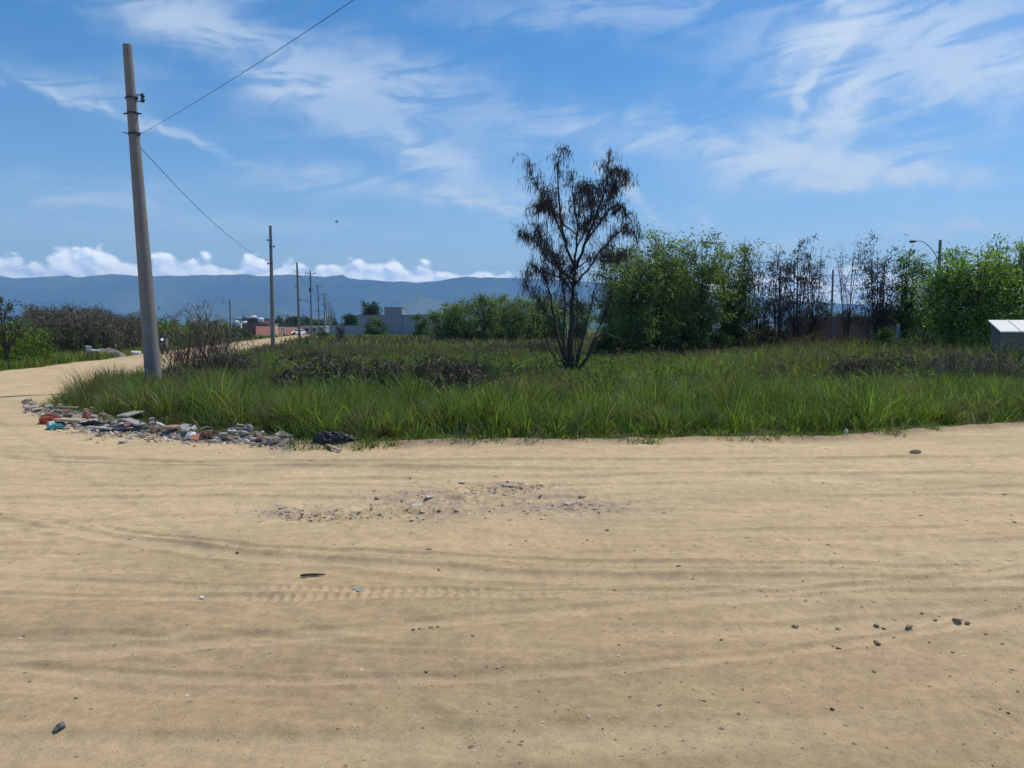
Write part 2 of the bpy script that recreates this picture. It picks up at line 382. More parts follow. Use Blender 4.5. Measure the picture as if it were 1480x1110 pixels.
C = lerp(C, np.array([.30, .26, .22]), rb*.7)
soil = lerp(np.tile(np.array([.10, .085, .05]), (len(gx), 1)), np.array([.075, .095, .035]), sstep(fbm(gx*.1, gy*.1, 41, 3), .35, .65))
far = sstep(gy, 150, 1200)
farc = lerp(np.tile(np.array([.05, .07, .03]), (len(gx), 1)), np.array([.12, .13, .06]), sstep(fbm(gx*.002, gy*.001, 44, 4), .45, .7))
soil = lerp(soil, farc, far)
ss = sandstrip(gx, gy)
soil = lerp(soil, pale, sstep(ss, .3, .5))
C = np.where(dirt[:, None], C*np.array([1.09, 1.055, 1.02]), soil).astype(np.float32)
vidx = np.arange(nx*ny).reshape(ny, nx)
quads = np.stack([vidx[:-1, :-1], vidx[:-1, 1:], vidx[1:, 1:], vidx[1:, :-1]], -1).reshape(-1, 4)
fd = dirt.reshape(ny, nx); fdq = (fd[:-1, :-1] & fd[:-1, 1:] & fd[1:, 1:] & fd[1:, :-1]).ravel()
V = np.stack([gx, gy, H], 1)
def sub(mask, name, mat):
    q = quads[mask]; u, inv = np.unique(q, return_inverse=True)
    mb = MB(); mb.add(V[u], inv.reshape(-1, 4), C[u]); o = mb.build(name, mat, smooth=True); o['kind'] = 'structure'; return o
m, t, b = newmat('dirt'); co = objco()
a = attr(); n1 = noise(co, 38, 6, .65); n2 = noise(co, 190, 3, .7); n3 = noise(co, 9, 5, .6)
f = (n1-.5)*.50 + (n2-.5)*.85 + (n3-.5)*.30 + 1.0
cc = mixc(1.0, a, combine(f, f, f), 'MULTIPLY')
sp_ = noise(co, 70, 2, .5); cc = mixc(smooth(sp_, .68, .76)*.35, cc, (.20, .15, .10))
t.links.new(cc.k, b.inputs['Base Color']); b.inputs['Roughness'].default_value = .95; b.inputs['Specular IOR Level'].default_value = .15
bump(n1*.5 + n2*.3 + n3*.6 + smooth(sp_, .62, .8)*.25, .8, .014, b); M_dirt = m
m, t, b = newmat('soil'); co = objco(); a = attr(); n1 = noise(co, 3, 6, .65); f = n1*.8 + .6
t.links.new(mixc(1.0, a, combine(f, f, f), 'MULTIPLY').k, b.inputs['Base Color']); b.inputs['Roughness'].default_value = .95; b.inputs['Specular IOR Level'].default_value = .1; M_soil = m
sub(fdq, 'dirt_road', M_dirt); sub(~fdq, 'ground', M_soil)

# ------------------------------------------------------------ mountains
m, t, b = newmat('mountain'); co = objco(); n = noise(co, .0011, 8, .6); n2 = noise(co, .004, 5, .6)
c = mixc(smooth(n, .42, .62), (.018, .036, .014), (.12, .15, .07)); 
sepn = t.nodes.new('ShaderNodeSeparateXYZ'); t.links.new(co.k, sepn.inputs[0]); zc = S(sepn.outputs[2])
fields = smooth(noise(co, .0021, 4, .5), .56, .60)*(1.0 - smooth(zc, 120, 300))
c = mixc(fields*0.6, c, (.16, .17, .08)); t.links.new(c.k, b.inputs['Base Color']); b.inputs['Roughness'].default_value = 1; b.inputs['Specular IOR Level'].default_value = 0; M_mt = m
def ridge(name, prof, d, depth, seed, nxn=500, nyn=70, foot=0.0, rough=.10):
    xs = np.array([at(p[0], p[1], d)[0] for p in prof]); zs = np.array([at(p[0], p[1], d)[2] for p in prof])
    x = np.linspace(xs[0], xs[-1], nxn); v = np.linspace(0, 1, nyn); XX, VV = np.meshgrid(x, v)
    top = np.interp(XX, xs, zs)
    sh = np.clip(VV/.62, 0, 1); back = np.clip((VV-.62)/.38, 0, 1)
    warp = (fbm(XX*.0012, VV*2.2, seed, 5)-.5)
    gull = np.abs(fbm(XX*.0022 + warp*1.5, VV*.9, seed+9, 5)-.5)*2
    prof_ = np.where(VV < .62, sh**1.35, 1 - back**1.6)
    z = top*prof_*(1 - (1-sh)*(gull*.9)*1.0 - (1-sh)*.0) + warp*top*.35*np.sin(np.pi*np.clip(sh, 0, 1))*(VV < .62)
    z = z + (fbm(XX*.006, VV*9, seed+3, 3)-.5)*top*rough*.5*sstep(sh, .3, .95)*(1-back)
    z = np.maximum(z, -.5*np.ones_like(z)); z[0] = -.5; z[-1] = -.5
    YY = d + (VV-.62)*depth + XX*0
    id_ = np.arange(nxn*nyn).reshape(nyn, nxn)
    q = np.stack([id_[:-1, :-1], id_[:-1, 1:], id_[1:, 1:], id_[1:, :-1]], -1).reshape(-1, 4)
    mb = MB(); mb.add(np.stack([XX.ravel(), YY.ravel(), z.ravel()], 1), q); o = mb.build(name, M_mt, smooth=True); o['kind'] = 'structure'; return o
MT = [(-420,415),(-200,404),(-60,398),(0,399),(25,402),(60,400),(95,397),(112,401),(140,397),(165,396),(200,398),(240,399),(290,397),(330,396),(355,395),(372,398),(410,396),(440,398),(470,400),(485,398),(494,396),(502,401),
      (540,405),(575,407),(605,408),(630,406),(655,402),(675,400),(705,400),(730,402),(760,402),(800,404),(860,408),(930,414),(1000,420),(1080,426),(1160,436),(1250,440),(1350,446),(1480,450),(1700,452),(1900,452)]
ridge('mountains', MT, 8300, 1900, 3, 900, 90)
ridge('hills', [(150,474),(240,466),(290,458),(318,440),(338,432),(352,434),(372,436),(400,442),(440,455),(480,458),(540,452),(580,440),(606,428),(640,436),(680,440),(720,447),(770,452),(840,458),(1000,463),(1200,470)], 6300, 1300, 21, 500, 60)

# ------------------------------------------------------------ haze
hb = MB(); hb.box(-9450, 9450, -650, 9550, -1.5, 690); mh = bpy.data.materials.new('haze'); mh.use_nodes = True; t = mh.node_tree; t.nodes.clear()
pv = t.nodes.new('ShaderNodeVolumePrincipled'); pv.inputs['Color'].default_value = (.35, .62, 1.0, 1); pv.inputs['Density'].default_value = 1.35e-4; pv.inputs['Anisotropy'].default_value = .1
ot = t.nodes.new('ShaderNodeOutputMaterial'); t.links.new(pv.outputs[0], ot.inputs['Volume'])
hz = hb.build('haze', mh); hz['kind'] = 'stuff'

# ------------------------------------------------------------ grass blades
def cards(mb, p, d, L, W, col):         # diamond leaves: p base, d unit direction
    n = len(p); r = rng.normal(0, 1, (n, 3)); s = np.cross(d, r); s /= np.linalg.norm(s, axis=1)[:, None]+1e-6
    L = np.broadcast_to(L, n)[:, None]; W = np.broadcast_to(W, n)[:, None]
    v = np.stack([p, p+d*L*.45+s*W*.5, p+d*L, p+d*L*.45-s*W*.5], 1).reshape(-1, 3)
    mb.add(v, (np.arange(n)*4)[:, None]+np.array([[0, 1, 2, 3]]), np.repeat(col, 4, axis=0))
def unit(v): return v/(np.linalg.norm(v, axis=1)[:, None]+1e-9)
def blades(mb, x, y, z, h, w, lean, col, segs=3, dirn=None):
    n = len(x)
    if n == 0: return
    a = rng.uniform(0, 2*np.pi, n); b = rng.uniform(0, 2*np.pi, n) if dirn is None else dirn
    sx_, sy_ = np.cos(a)*w*.5, np.sin(a)*w*.5; lx, ly = np.cos(b)*lean*h, np.sin(b)*lean*h
    ts = {3: (0, .4, .75, 1), 2: (0, .55, 1)}[segs]; wd = {3: (.8, 1, .65), 2: (.9, .8)}[segs]
    P = []
    for i, tt in enumerate(ts):
        cx = x + lx*tt**1.8; cy = y + ly*tt**1.8; cz = z + h*(tt - .38*lean*tt**2.6)
        if i < len(ts)-1:
            P.append(np.stack([cx-sx_*wd[i], cy-sy_*wd[i], cz], 1)); P.append(np.stack([cx+sx_*wd[i], cy+sy_*wd[i], cz], 1))
        else: P.append(np.stack([cx, cy, cz], 1))
    k = len(P); Vv = np.stack(P, 1).reshape(-1, 3); base = (np.arange(n)*k)[:, None]
    fs = []
    for i in range(len(ts)-2): fs.append(base + np.array([[2*i, 2*i+1, 2*i+3, 2*i+2]]))
    fs.append(base + np.array([[k-3, k-2, k-1]]))
    mb.add(Vv, fs, np.repeat(col, k, axis=0))
def pick(n, pal, wts=None, jit=.18):
    pal = np.array(pal); i = rng.choice(len(pal), n, p=None if wts is None else np.array(wts)/sum(wts))
    c = pal[i]*(1 + rng.normal(0, jit, (n, 1))) + rng.normal(0, .004, (n, 3)); return np.clip(c, .008, 1)
GREEN = [(.10,.165,.026),(.145,.225,.034),(.20,.28,.042),(.06,.11,.025),(.25,.30,.06)]
DRY = [(.20,.165,.10),(.15,.12,.075),(.26,.22,.14),(.11,.085,.06)]
BROWN = [(.105,.078,.055),(.075,.055,.042),(.14,.11,.075),(.06,.048,.04)]
def scatter(n, x0, x1, y0, y1, fn): 
    x = rng.uniform(x0, x1, n); y = rng.uniform(y0, y1, n); k = fn(x, y); return x[k], y[k]
def infr(x, y, m=3): return np.abs(x) < y*.70+m
# tall front fringe
EXC = []
def tall_h(x, y):
    d = np.minimum(y-edge(x), (x-Rx(y))*1.2)
    base = .66 + .30*(fbm(x*.55, y*.6, 101, 3)-.5)*2
    base = base*(.38+.62*sstep(d, 0, .6))
    base = base*(1-.20*sstep(x, 9, 12))
    return base
def tufted(n, x0, x1, y0, y1, fn, per, rad):
    x, y = scatter(n, x0, x1, y0, y1, fn)
    X_ = np.repeat(x, per) + rng.normal(0, rad, len(x)*per); Y_ = np.repeat(y, per) + rng.normal(0, rad, len(x)*per)
    return X_, Y_, np.repeat(np.arange(len(x)), per)
mb = MB()
dist_in = lambda x, y: np.minimum(y-edge(x), (x-Rx(y))*1.2)
fn = lambda x, y: in_lot(x, y) & infr(x, y, 1.5) & (dist_in(x, y) < 4.6 + 2.2*fbm(x*.4, y*0, 7, 2)) & (rng.random(len(x)) < 1.0-.7*sstep(y-edge(x), 1.6, 5.5))
cx_, cy_ = scatter(5200, -16, 16, 10, 24, fn); nc = len(cx_); per = 95
ti = np.repeat(np.arange(nc), per); ba = rng.uniform(0, 2*np.pi, nc*per); br = np.abs(rng.normal(0, .11, nc*per))
X_ = cx_[ti]+np.cos(ba)*br; Y_ = cy_[ti]+np.sin(ba)*br
ch = rng.uniform(.5, 1.25, nc)*(.60+.8*fbm(cx_*1.1, cy_*1.1, 104, 3)); hh = tall_h(X_, Y_)*ch[ti]*rng.uniform(.45, 1.15, len(X_))
pd = sstep(fbm(X_*.5+4, Y_*.5, 103, 3), .50, .72)*.35 + .07 + .24*sstep(-X_, 0, 7)
cg = pick(len(X_), GREEN, [3, 4, 3, 3, 1.5], .22); cd = pick(len(X_), DRY, [3, 2, 2, 1]); isd = rng.random(len(X_)) < pd
ctn = (rng.uniform(.55, 1.5, nc)[:, None]*pick(nc, [(1,1,1),(1.25,1.05,.8),(.75,.9,1.1)], [3,2,2], .05))[ti]
col = np.where(isd[:, None], cd, cg*ctn)
ln = np.clip(br*3.2 + np.abs(rng.normal(.18, .22, len(X_))), .02, 1.25); bd = ba + rng.normal(0, .7, len(X_))
print('front blades', len(X_))
blades(mb, X_, Y_, hgt(X_, Y_)-.02, np.clip(hh, .06, 1.3), rng.uniform(.005, .0125, len(X_)), ln, col, 3, dirn=bd)
# seed stalks
xs_, ys_ = scatter(2200, -9.5, 14, 9.5, 15.5, lambda x, y: (edge(x)-y > -.1) & (edge(x)-y < .55*fbm(x*.9, x*0, 97, 3)) & (fbm(x*1.7, y*1.7, 98, 2) > .5))
ti = np.repeat(np.arange(len(xs_)), 26); ba = rng.uniform(0, 6.28, len(ti)); br = np.abs(rng.normal(0, .05, len(ti))); hs_ = rng.uniform(.05, .22, len(xs_))[ti]*rng.uniform(.4, 1.1, len(ti))
blades(mb, xs_[ti]+np.cos(ba)*br, ys_[ti]+np.sin(ba)*br, hgt(xs_[ti], ys_[ti])-.01, hs_, rng.uniform(.004, .009, len(ti)), np.clip(br*7+.2, .1, 1.4), pick(len(ti), GREEN+DRY, [2, 3, 2, 2, 1, 2, 2, 1, 1]), 3, dirn=ba)
X2, Y2 = scatter(5000, -16, 16, 10, 22, fn); h2 = tall_h(X2, Y2)*rng.uniform(1.0, 1.35, len(X2))
blades(mb, X2, Y2, hgt(X2, Y2), h2, np.full(len(X2), .006), rng.uniform(.05, .45, len(X2)), pick(len(X2), DRY+[(.13,.14,.06)]), 3)
# broad pale blades leaning out over the road edge
X2, Y2 = scatter(9000, -9, 14, 10, 16, lambda x, y: in_lot(x, y) & (y-edge(x) < .9) & (fbm(x*1.3, y, 99, 2) > .5)); X2, Y2 = X2[:520], Y2[:520]
blades(mb, X2, Y2, hgt(X2, Y2), rng.uniform(.15, .45, len(X2)), rng.uniform(.012, .022, len(X2)), rng.uniform(.5, 1.3, len(X2)), pick(len(X2), [(.12,.16,.10),(.08,.12,.06),(.18,.18,.13)]), 3, dirn=rng.uniform(-2.8, -.3, len(X2)))
o = mb.build('tall_grass', M_grass); tag(o, 'tall green grass fringe bordering the dirt road', 'grass', kind='stuff')
# creeping weeds on the rim
mb = MB(); fr = lambda x, y: (np.abs(edge(x)-y-.08) < .75*fbm(x*1.1, y*1.1, 55, 3)-.05) & (x > -9.2)
X2, Y2, ti = tufted(15000, -9.5, 13, 9.5, 15, lambda x, y: fr(x, y) & (fbm(x*2.2, y*2.2, 56, 2) > .40), 10, .06)
blades(mb, X2, Y2, hgt(X2, Y2)-.01, rng.uniform(.03, .11, len(X2)), rng.uniform(.008, .018, len(X2)), rng.uniform(.3, 1.4, len(X2)), pick(len(X2), GREEN+[(.15,.13,.08),(.09,.11,.06)]), 2)
o = mb.build('creeping_weeds', M_grass); tag(o, 'low creeping weeds along the sandy rim of the road', 'weeds', kind='stuff')
# field interior: low grass and scrub
mb = MB()
fi = lambda x, y: in_lot(x, y) & infr(x, y, 3) & (y-edge(x) > 3.0) & (sandstrip(x, y) < .35) & (rng.random(len(x)) < np.clip(26/y, .18, 1)*(.45+.9*fbm(x*.35, y*.35, 61, 3)))
X2, Y2, ti = tufted(62000, -45, 48, 14, 62, fi, 7, .11)
tn = ti.max()+1
zb = fbm(X2*.16, Y2*.12+5, 62, 4); rgt = sstep(X2/Y2, .33, .45)
q_ = X2/Y2; rw = sstep(q_, .20, .40)*sstep(Y2, 18, 25); hb_ = .16 + .34*fbm(X2*.45, Y2*.45, 63, 3) + rw*(.42+.7*(fbm(X2*.6, Y2*.6, 66, 3)-.3)) + .25*sstep(Y2, 34, 46)*fbm(X2*.3, Y2*.3, 67, 2)
brown = np.clip(sstep(zb, .50, .68)*.75 + rw*.5 + sstep(Y2, 36, 44)*.5 + .08, 0, .88)
isb = rng.random(len(X2)) < brown; cg = pick(len(X2), GREEN+[(.13,.19,.05)], [2, 4, 4, 1.5, 3, 2]); cb = pick(len(X2), BROWN+DRY, [4, 3, 3, 2, 2, 2, .7, 2])
col = np.where(isb[:, None], cb, cg)*rng.uniform(.75, 1.3, tn)[ti][:, None]
print('field blades', len(X2))
blades(mb, X2, Y2, hgt(X2, Y2)*0-.03, hb_*rng.uniform(.6, 1.5, len(X2)), np.clip(.011*Y2/16, .012, .05)*rng.uniform(.7, 1.4, len(X2)), np.abs(rng.normal(.5, .35, len(X2))), col, 2)
X2, Y2, ti = tufted(16000, -110, 130, 60, 200, lambda x, y: in_lot(x, y) & infr(x, y, 4), 5, .3)
col = np.where((rng.random(len(X2)) < .15+.75*sstep(fbm(X2*.05, Y2*.05, 64, 3), .35, .6))[:, None], pick(len(X2), BROWN+DRY, [3, 2, 3, 1, 3, 3, 2, 2]), pick(len(X2), GREEN))
blades(mb, X2, Y2, X2*0, rng.uniform(.3, .9, len(X2)), rng.uniform(.08, .16, len(X2))*Y2/90, rng.uniform(.1, .6, len(X2)), col, 2)
# broadleaf weeds among the field grass
wx, wy = scatter(5200, -40, 45, 14.5, 42, lambda x, y: in_lot(x, y) & infr(x, y, 2) & (y-edge(x) > 2.2) & (rng.random(len(x)) < .25+sstep(fbm(x*.3, y*.3, 68, 3), .45, .65)) & (sandstrip(x, y) < .3))
nw = len(wx); pw = 46; ti = np.repeat(np.arange(nw), pw); hw_ = rng.uniform(.2, .75, nw)*(1+.5*sstep(wx/wy, .2, .4)); rw_ = hw_*rng.uniform(.35, .7, nw)
q3 = unit(rng.normal(0, 1, (nw*pw, 3)))*(rng.random((nw*pw, 1))**.4); q3[:, 2] = np.abs(q3[:, 2])
p = np.stack([wx[ti]+q3[:, 0]*rw_[ti], wy[ti]+q3[:, 1]*rw_[ti], q3[:, 2]*hw_[ti]], 1); d = unit(rng.normal(0, 1, (nw*pw, 3))+np.array([0, 0, .5]))
wc = pick(nw, [(.06,.11,.03),(.10,.17,.035),(.045,.08,.03),(.13,.10,.07),(.09,.07,.055),(.17,.15,.09),(.15,.21,.05)], [4, 4, 3, 2, 2, 1.5, 3])[ti]*rng.uniform(.75, 1.3, (nw*pw, 1))
cards(mb, p, d, rng.uniform(.06, .16, nw*pw), rng.uniform(.02, .05, nw*pw), wc)
o = mb.build('field_grass', M_grass); tag(o, 'patchy green and brown grass covering the vacant lot', 'grass', kind='stuff')
# left verge
mb = MB()
fl_ = lambda x, y: in_left(x, y) & infr(x, y, 3) & (rng.random(len(x)) < np.clip(30/y, .2, 1))
X2, Y2, ti = tufted(26000, -60, -15, 26.5, 60, fl_, 8, .12)
hl = .30 + .35*fbm(X2*.4, Y2*.4, 71, 3) + .5*sstep(Lx(Y2)-X2, 2.0, 6.0)
hl = hl*(1-.6*np.exp(-(((X2+24.4)/2.2)**2+((Y2-43.5)/3.0)**2)))
col = np.where((rng.random(len(X2)) < .12+.6*sstep(fbm(X2*.12, Y2*.12, 72, 3), .5, .7))[:, None], pick(len(X2), BROWN+DRY), pick(len(X2), GREEN, [2, 4, 4, 2, 2]))
blades(mb, X2, Y2, X2*0-.02, hl*rng.uniform(.6, 1.4, len(X2)), rng.uniform(.02, .04, len(X2)), np.abs(rng.normal(.45, .3, len(X2))), col, 2)
X2, Y2, ti = tufted(7000, -160, -20, 60, 200, lambda x, y: in_left(x, y) & infr(x, y, 4) & (x > Lx(y)-30), 5, .3)
blades(mb, X2, Y2, X2*0, rng.uniform(.3, .9, len(X2)), rng.uniform(.08, .18, len(X2))*Y2/90, rng.uniform(.1, .6, len(X2)), pick(len(X2), GREEN+BROWN[:2]), 2)
o = mb.build('verge_grass', M_grass); tag(o, 'green grass on the far verge of the side road', 'grass', kind='stuff')

# ------------------------------------------------------------ plants
def bez(a, b, c, n=6):
    t = np.linspace(0, 1, n)[:, None]; return (1-t)**2*a + 2*t*(1-t)*b + t*t*c
def poly(pts, n):
    pts = np.array(pts, float); 
    if len(pts) < 3: t = np.linspace(0, 1, n)[:, None]; return pts[0]*(1-t)+pts[1]*t
    seg = np.linspace(0, len(pts)-1, n); out = []
    P = np.vstack([2*pts[0]-pts[1], pts, 2*pts[-1]-pts[-2]])
    for s in seg:
        i = min(int(s), len(pts)-2); u = s-i; p0, p1, p2, p3 = P[i], P[i+1], P[i+2], P[i+3]
        out.append(.5*((2*p1)+(-p0+p2)*u+(2*p0-5*p1+4*p2-p3)*u*u+(-p0+3*p1-3*p2+p3)*u**3))
    return np.array(out)
def stemmed_tree(name, label, cat, base, h, rx, pal, leaf=(.14, .05), nleaf=5000, stems=4, twigs=70, lo=.3, droop=.5, group=None, mat=None, bark=M_bark,
                 r0=.06, dead=False, seed=0, clump=.28, tipbias=1.0, flat=1.0, jag=.3, wts=None):
    rr = np.random.default_rng(seed+100)
    e = empty(name, (base[0], base[1], 0), label, cat, group)
    tb = MB(); tips = []
    axes = []
    for s in range(stems):
        a = rr.uniform(0, 2*np.pi); q = rr.uniform(.15, .75)*rx*(0 if stems == 1 else 1)
        top = np.array([math.cos(a)*q, math.sin(a)*q, h*rr.uniform(.78, 1.0)]); b0 = np.array([math.cos(a), math.sin(a), 0])*r0*1.5*(stems > 1)
        mid = (b0+top)*.5*np.array([.8, .8, 1]) + rr.normal(0, .04*h, 3)*np.array([1, 1, 0])
        pl = bez(b0, mid, top, 9); axes.append(pl)
        tb.tube(pl, list(np.linspace(r0, r0*.18, 9)), 6)
    for k in range(twigs):
        pl = axes[rr.integers(len(axes))]; u = rr.uniform(.18, .96); j = min(int(u*8), 7); st = pl[j]*(1-(u*8-j)) + pl[j+1]*(u*8-j)
        a = rr.uniform(0, 2*np.pi); zz = rr.uniform(lo, 1.0)
        env = math.sqrt(max(0, 1-((zz-.58)/.55)**2)) if not dead else math.sqrt(max(.05, 1-((zz-.65)/.62)**2))
        rad = rx*env*rr.uniform(.35, 1.0)**.6*(1-jag/2+jag*(.5+.5*math.sin(a*3+seed+zz*5))*.6+jag*.4*rr.random())
        tip = np.array([math.cos(a)*rad*flat, math.sin(a)*rad, h*zz*rr.uniform(.93, 1.07)])
        if tip[2] < st[2]-.1*h: st = pl[max(1, int(j*.4))]
        mid = (st+tip)*.5 + np.array([0, 0, .08*h*rr.random()])
        c = bez(st, mid, tip, 6); tb.tube(c, list(np.linspace(r0*.32, r0*.07, 6)), 4, cap=False)
        for q in np.linspace(.35, 1, 5): i = min(int(q*5), 4); tips.append(c[i]*(1-(q*5-i))+c[i+1]*(q*5-i))
    for pl in axes: tips += [pl[-1], pl[-2], (pl[-1]+pl[-2])/2]
    tips = np.array(tips)
    tb.build('trunk', bark, e, smooth=True)
    wt_ = rr.lognormal(0, .5 if dead else 1.0, len(tips)); wt_ /= wt_.sum(); lb = MB(); c = tips[rr.choice(len(tips), nleaf, p=wt_)]
    p = c + rr.normal(0, 1, (nleaf, 3))*clump*.72*np.array([1, 1, .7]); p[:, 2] = np.maximum(p[:, 2], .05)
    d = unit(rr.normal(0, 1, (nleaf, 3)) + np.array([0, 0, -droop*2]) + unit(p-np.array([0, 0, h*.5]))*.6)
    col = pick(nleaf, pal, wts); ct = 1+.35*(vn(c[:, 0]*2.5+seed, c[:, 2]*2.5, 5)-.5)*2; col = col*ct[:, None]
    cards(lb, p, d, rr.uniform(.6, 1.4, nleaf)*leaf[0], rr.uniform(.6, 1.4, nleaf)*leaf[1], col)
    lb.build('crown', mat or (M_dry if dead else M_leaf), e); return e
def bush(name, label, cat, base, h, rx, ry, pal, n=3000, leaf=(.12, .05), seed=0, group=None, wts=None, mat=None, cl=26, stems=7, up=.4):
    rr = np.random.default_rng(seed+500); e = empty(name, (base[0], base[1], 0), label, cat, group)
    C_ = []
    while len(C_) < cl:
        q = rr.uniform(-1, 1, 3); q[2] = abs(q[2])
        if np.linalg.norm(q) < 1 and np.linalg.norm(q) > .25: C_.append(q*np.array([rx, ry, h])*.86*rr.uniform(.8, 1.12))
    C_ = np.array(C_); tb = MB()
    for k in range(stems):
        c = C_[rr.integers(len(C_))]; tb.tube(bez(np.array([rr.normal(0, .1), rr.normal(0, .1), 0]), c*np.array([.3, .3, .6]), c, 5), [.03, .025, .02, .014, .006], 4)
    tb.build('stem', M_bark, e)
    lb = MB(); k = rr.integers(len(C_), size=n); s = min(rx, h)*rr.uniform(.16, .36, len(C_))
    p = C_[k] + unit(rr.normal(0, 1, (n, 3)))*(rr.random((n, 1))**.45)*s[k][:, None]*np.array([1.2, 1.2, .9]); p[:, 2] = np.abs(p[:, 2])
    d = unit(rr.normal(0, 1, (n, 3)) + np.array([0, 0, up]))
    col = pick(n, pal, wts)*(rr.uniform(.7, 1.3, len(C_))[k])[:, None]
    cards(lb, p, d, rr.uniform(.6, 1.5, n)*leaf[0], rr.uniform(.6, 1.4, n)*leaf[1], col); lb.build('foliage', mat or M_leaf, e); return e

TG = [(.13,.22,.065),(.19,.285,.075),(.09,.15,.05),(.25,.33,.10),(.21,.21,.10)]
DG = [(.05,.09,.035),(.07,.12,.04),(.04,.07,.03)]
BG = [(.21,.33,.07),(.16,.27,.06),(.28,.40,.10),(.09,.155,.045)]
PODS = [(.062,.050,.050),(.085,.066,.062),(.042,.036,.038),(.14,.115,.10)]

# the dead pod tree in the middle of the lot, limbs laid out one by one
D = 27.0; bx, by = at(825, 540, D)[0], D
def tp(px, py, dy=0.0): p = at(px, py, D+dy); return np.array([p[0]-bx, p[1]-by, p[2]])
e = empty('dead_tree', (bx, by, 0), 'bare dark tree hung with brown seed pods, alone in the middle of the lot', 'tree')
LIMBS = [([(825,548),(824,505),(826,455),(828,415),(831,388)], .13, 0), ([(831,390),(824,370),(815,345),(808,300),(806,245),(812,217)], .06, .3), ([(832,388),(846,352),(860,315),(876,268),(879,222)], .06, -.4),
 ([(831,380),(834,340),(830,295),(825,250)], .045, .8), ([(817,350),(800,310),(782,282),(768,252),(763,226)], .035, -.6), ([(829,405),(797,380),(770,345),(754,343)], .035, .9), ([(846,352),(870,318),(892,296),(905,310)], .035, .7),
 ([(830,412),(850,388),(880,350),(905,330),(918,345)], .04, -.8), ([(820,545),(813,515),(806,485),(799,450),(788,402),(768,382)], .07, .5), ([(806,485),(790,455),(775,430),(761,415)], .03, -.5),
 ([(830,545),(845,520),(858,497),(871,483),(890,487),(905,502)], .06, -.4), ([(826,545),(838,505),(848,468),(855,440),(862,400)], .045, .8), ([(822,545),(815,500),(817,440),(812,400),(806,372)], .05, -.9),
 ([(833,540),(850,515),(862,480),(874,455),(880,425)], .04, .4), ([(818,545),(802,520),(790,490),(786,455)], .035, -.7), ([(838,505),(842,470),(836,435)], .03, 0), ([(860,315),(850,285),(845,262)], .025, -.9),
 ([(834,340),(812,320),(800,300),(790,270)], .03, -1.0), ([(846,352),(852,320),(858,290),(868,262)], .03, 1.0), ([(832,388),(858,372),(885,372),(900,368)], .028, .9), ([(826,420),(806,400),(780,392),(764,400)], .025, .2),
 ([(828,412),(808,385),(790,360),(778,330)], .03, -.8), ([(833,360),(845,330),(842,295),(838,270)], .028, .4), ([(876,268),(884,250),(897,248),(905,262)], .018, 0), ([(860,315),(885,280),(893,262)], .02, .5), ([(806,300),(790,295),(775,300)], .02, 0)]
tb = MB(); nodes = []; rr = np.random.default_rng(4)
for pts, r, dd in LIMBS:
    P_ = np.array([tp(px, py, dd*(i/(len(pts)-1))**.8*1.6) for i, (px, py) in enumerate(pts)]); P_[0][2] = max(P_[0][2], -.05)
    pl = poly(P_, 14); pl[1:-1] += rr.normal(0, .018, (12, 3)); tb.tube(pl, list(np.linspace(r, max(r*.25, .008), 14)), 7)
    nodes += [(q, r) for q in pl[4:] if q[2] > 2.1]
hang = []
for k in range(1050):
    q, r = nodes[rr.integers(len(nodes))]
    a = rr.uniform(0, 2*np.pi); L_ = rr.uniform(.25, 1.05); tip = q + np.array([math.cos(a)*L_*.5, math.sin(a)*L_*.6, rr.uniform(-.15, .55 if q[2] < 5.6 else .12)*L_])
    c = bez(q, (q+tip)/2+np.array([0, 0, .14]), tip, 5); tb.tube(c, [.009, .008, .006, .005, .003], 4, cap=False)
    hang += list(c[1:])
for k in range(26):                      # bare basal shoots
    a = rr.uniform(0, 2*np.pi); s = rr.uniform(.1, .25); hgt_ = rr.uniform(.8, 2.9); L_ = rr.uniform(.3, 1.1)
    tb.tube(bez(np.array([math.cos(a)*s, math.sin(a)*s, 0]), np.array([math.cos(a)*L_*.5, math.sin(a)*L_*.5, hgt_*.6]), np.array([math.cos(a)*L_, math.sin(a)*L_, hgt_]), 6), [.018, .015, .012, .009, .007, .004], 4)
tb.build('trunk', M_bark, e, smooth=True)
hang = np.array(hang); lb = MB(); n = 14500
wz = np.clip((hang[:, 2]-1.5)/2.0, .12, 1); wz /= wz.sum(); c = hang[rr.choice(len(hang), n, p=wz)]
p = c + rr.normal(0, .045, (n, 3))*np.array([1, 1, 2.2]); d = unit(rr.normal(0, .22, (n, 3)) + np.array([0, 0, -1]))
cards(lb, p, d, rr.uniform(.12, .36, n), rr.uniform(.010, .026, n), pick(n, PODS, [4, 4, 3, 1]))
lb.build('crown', M_dry, e)

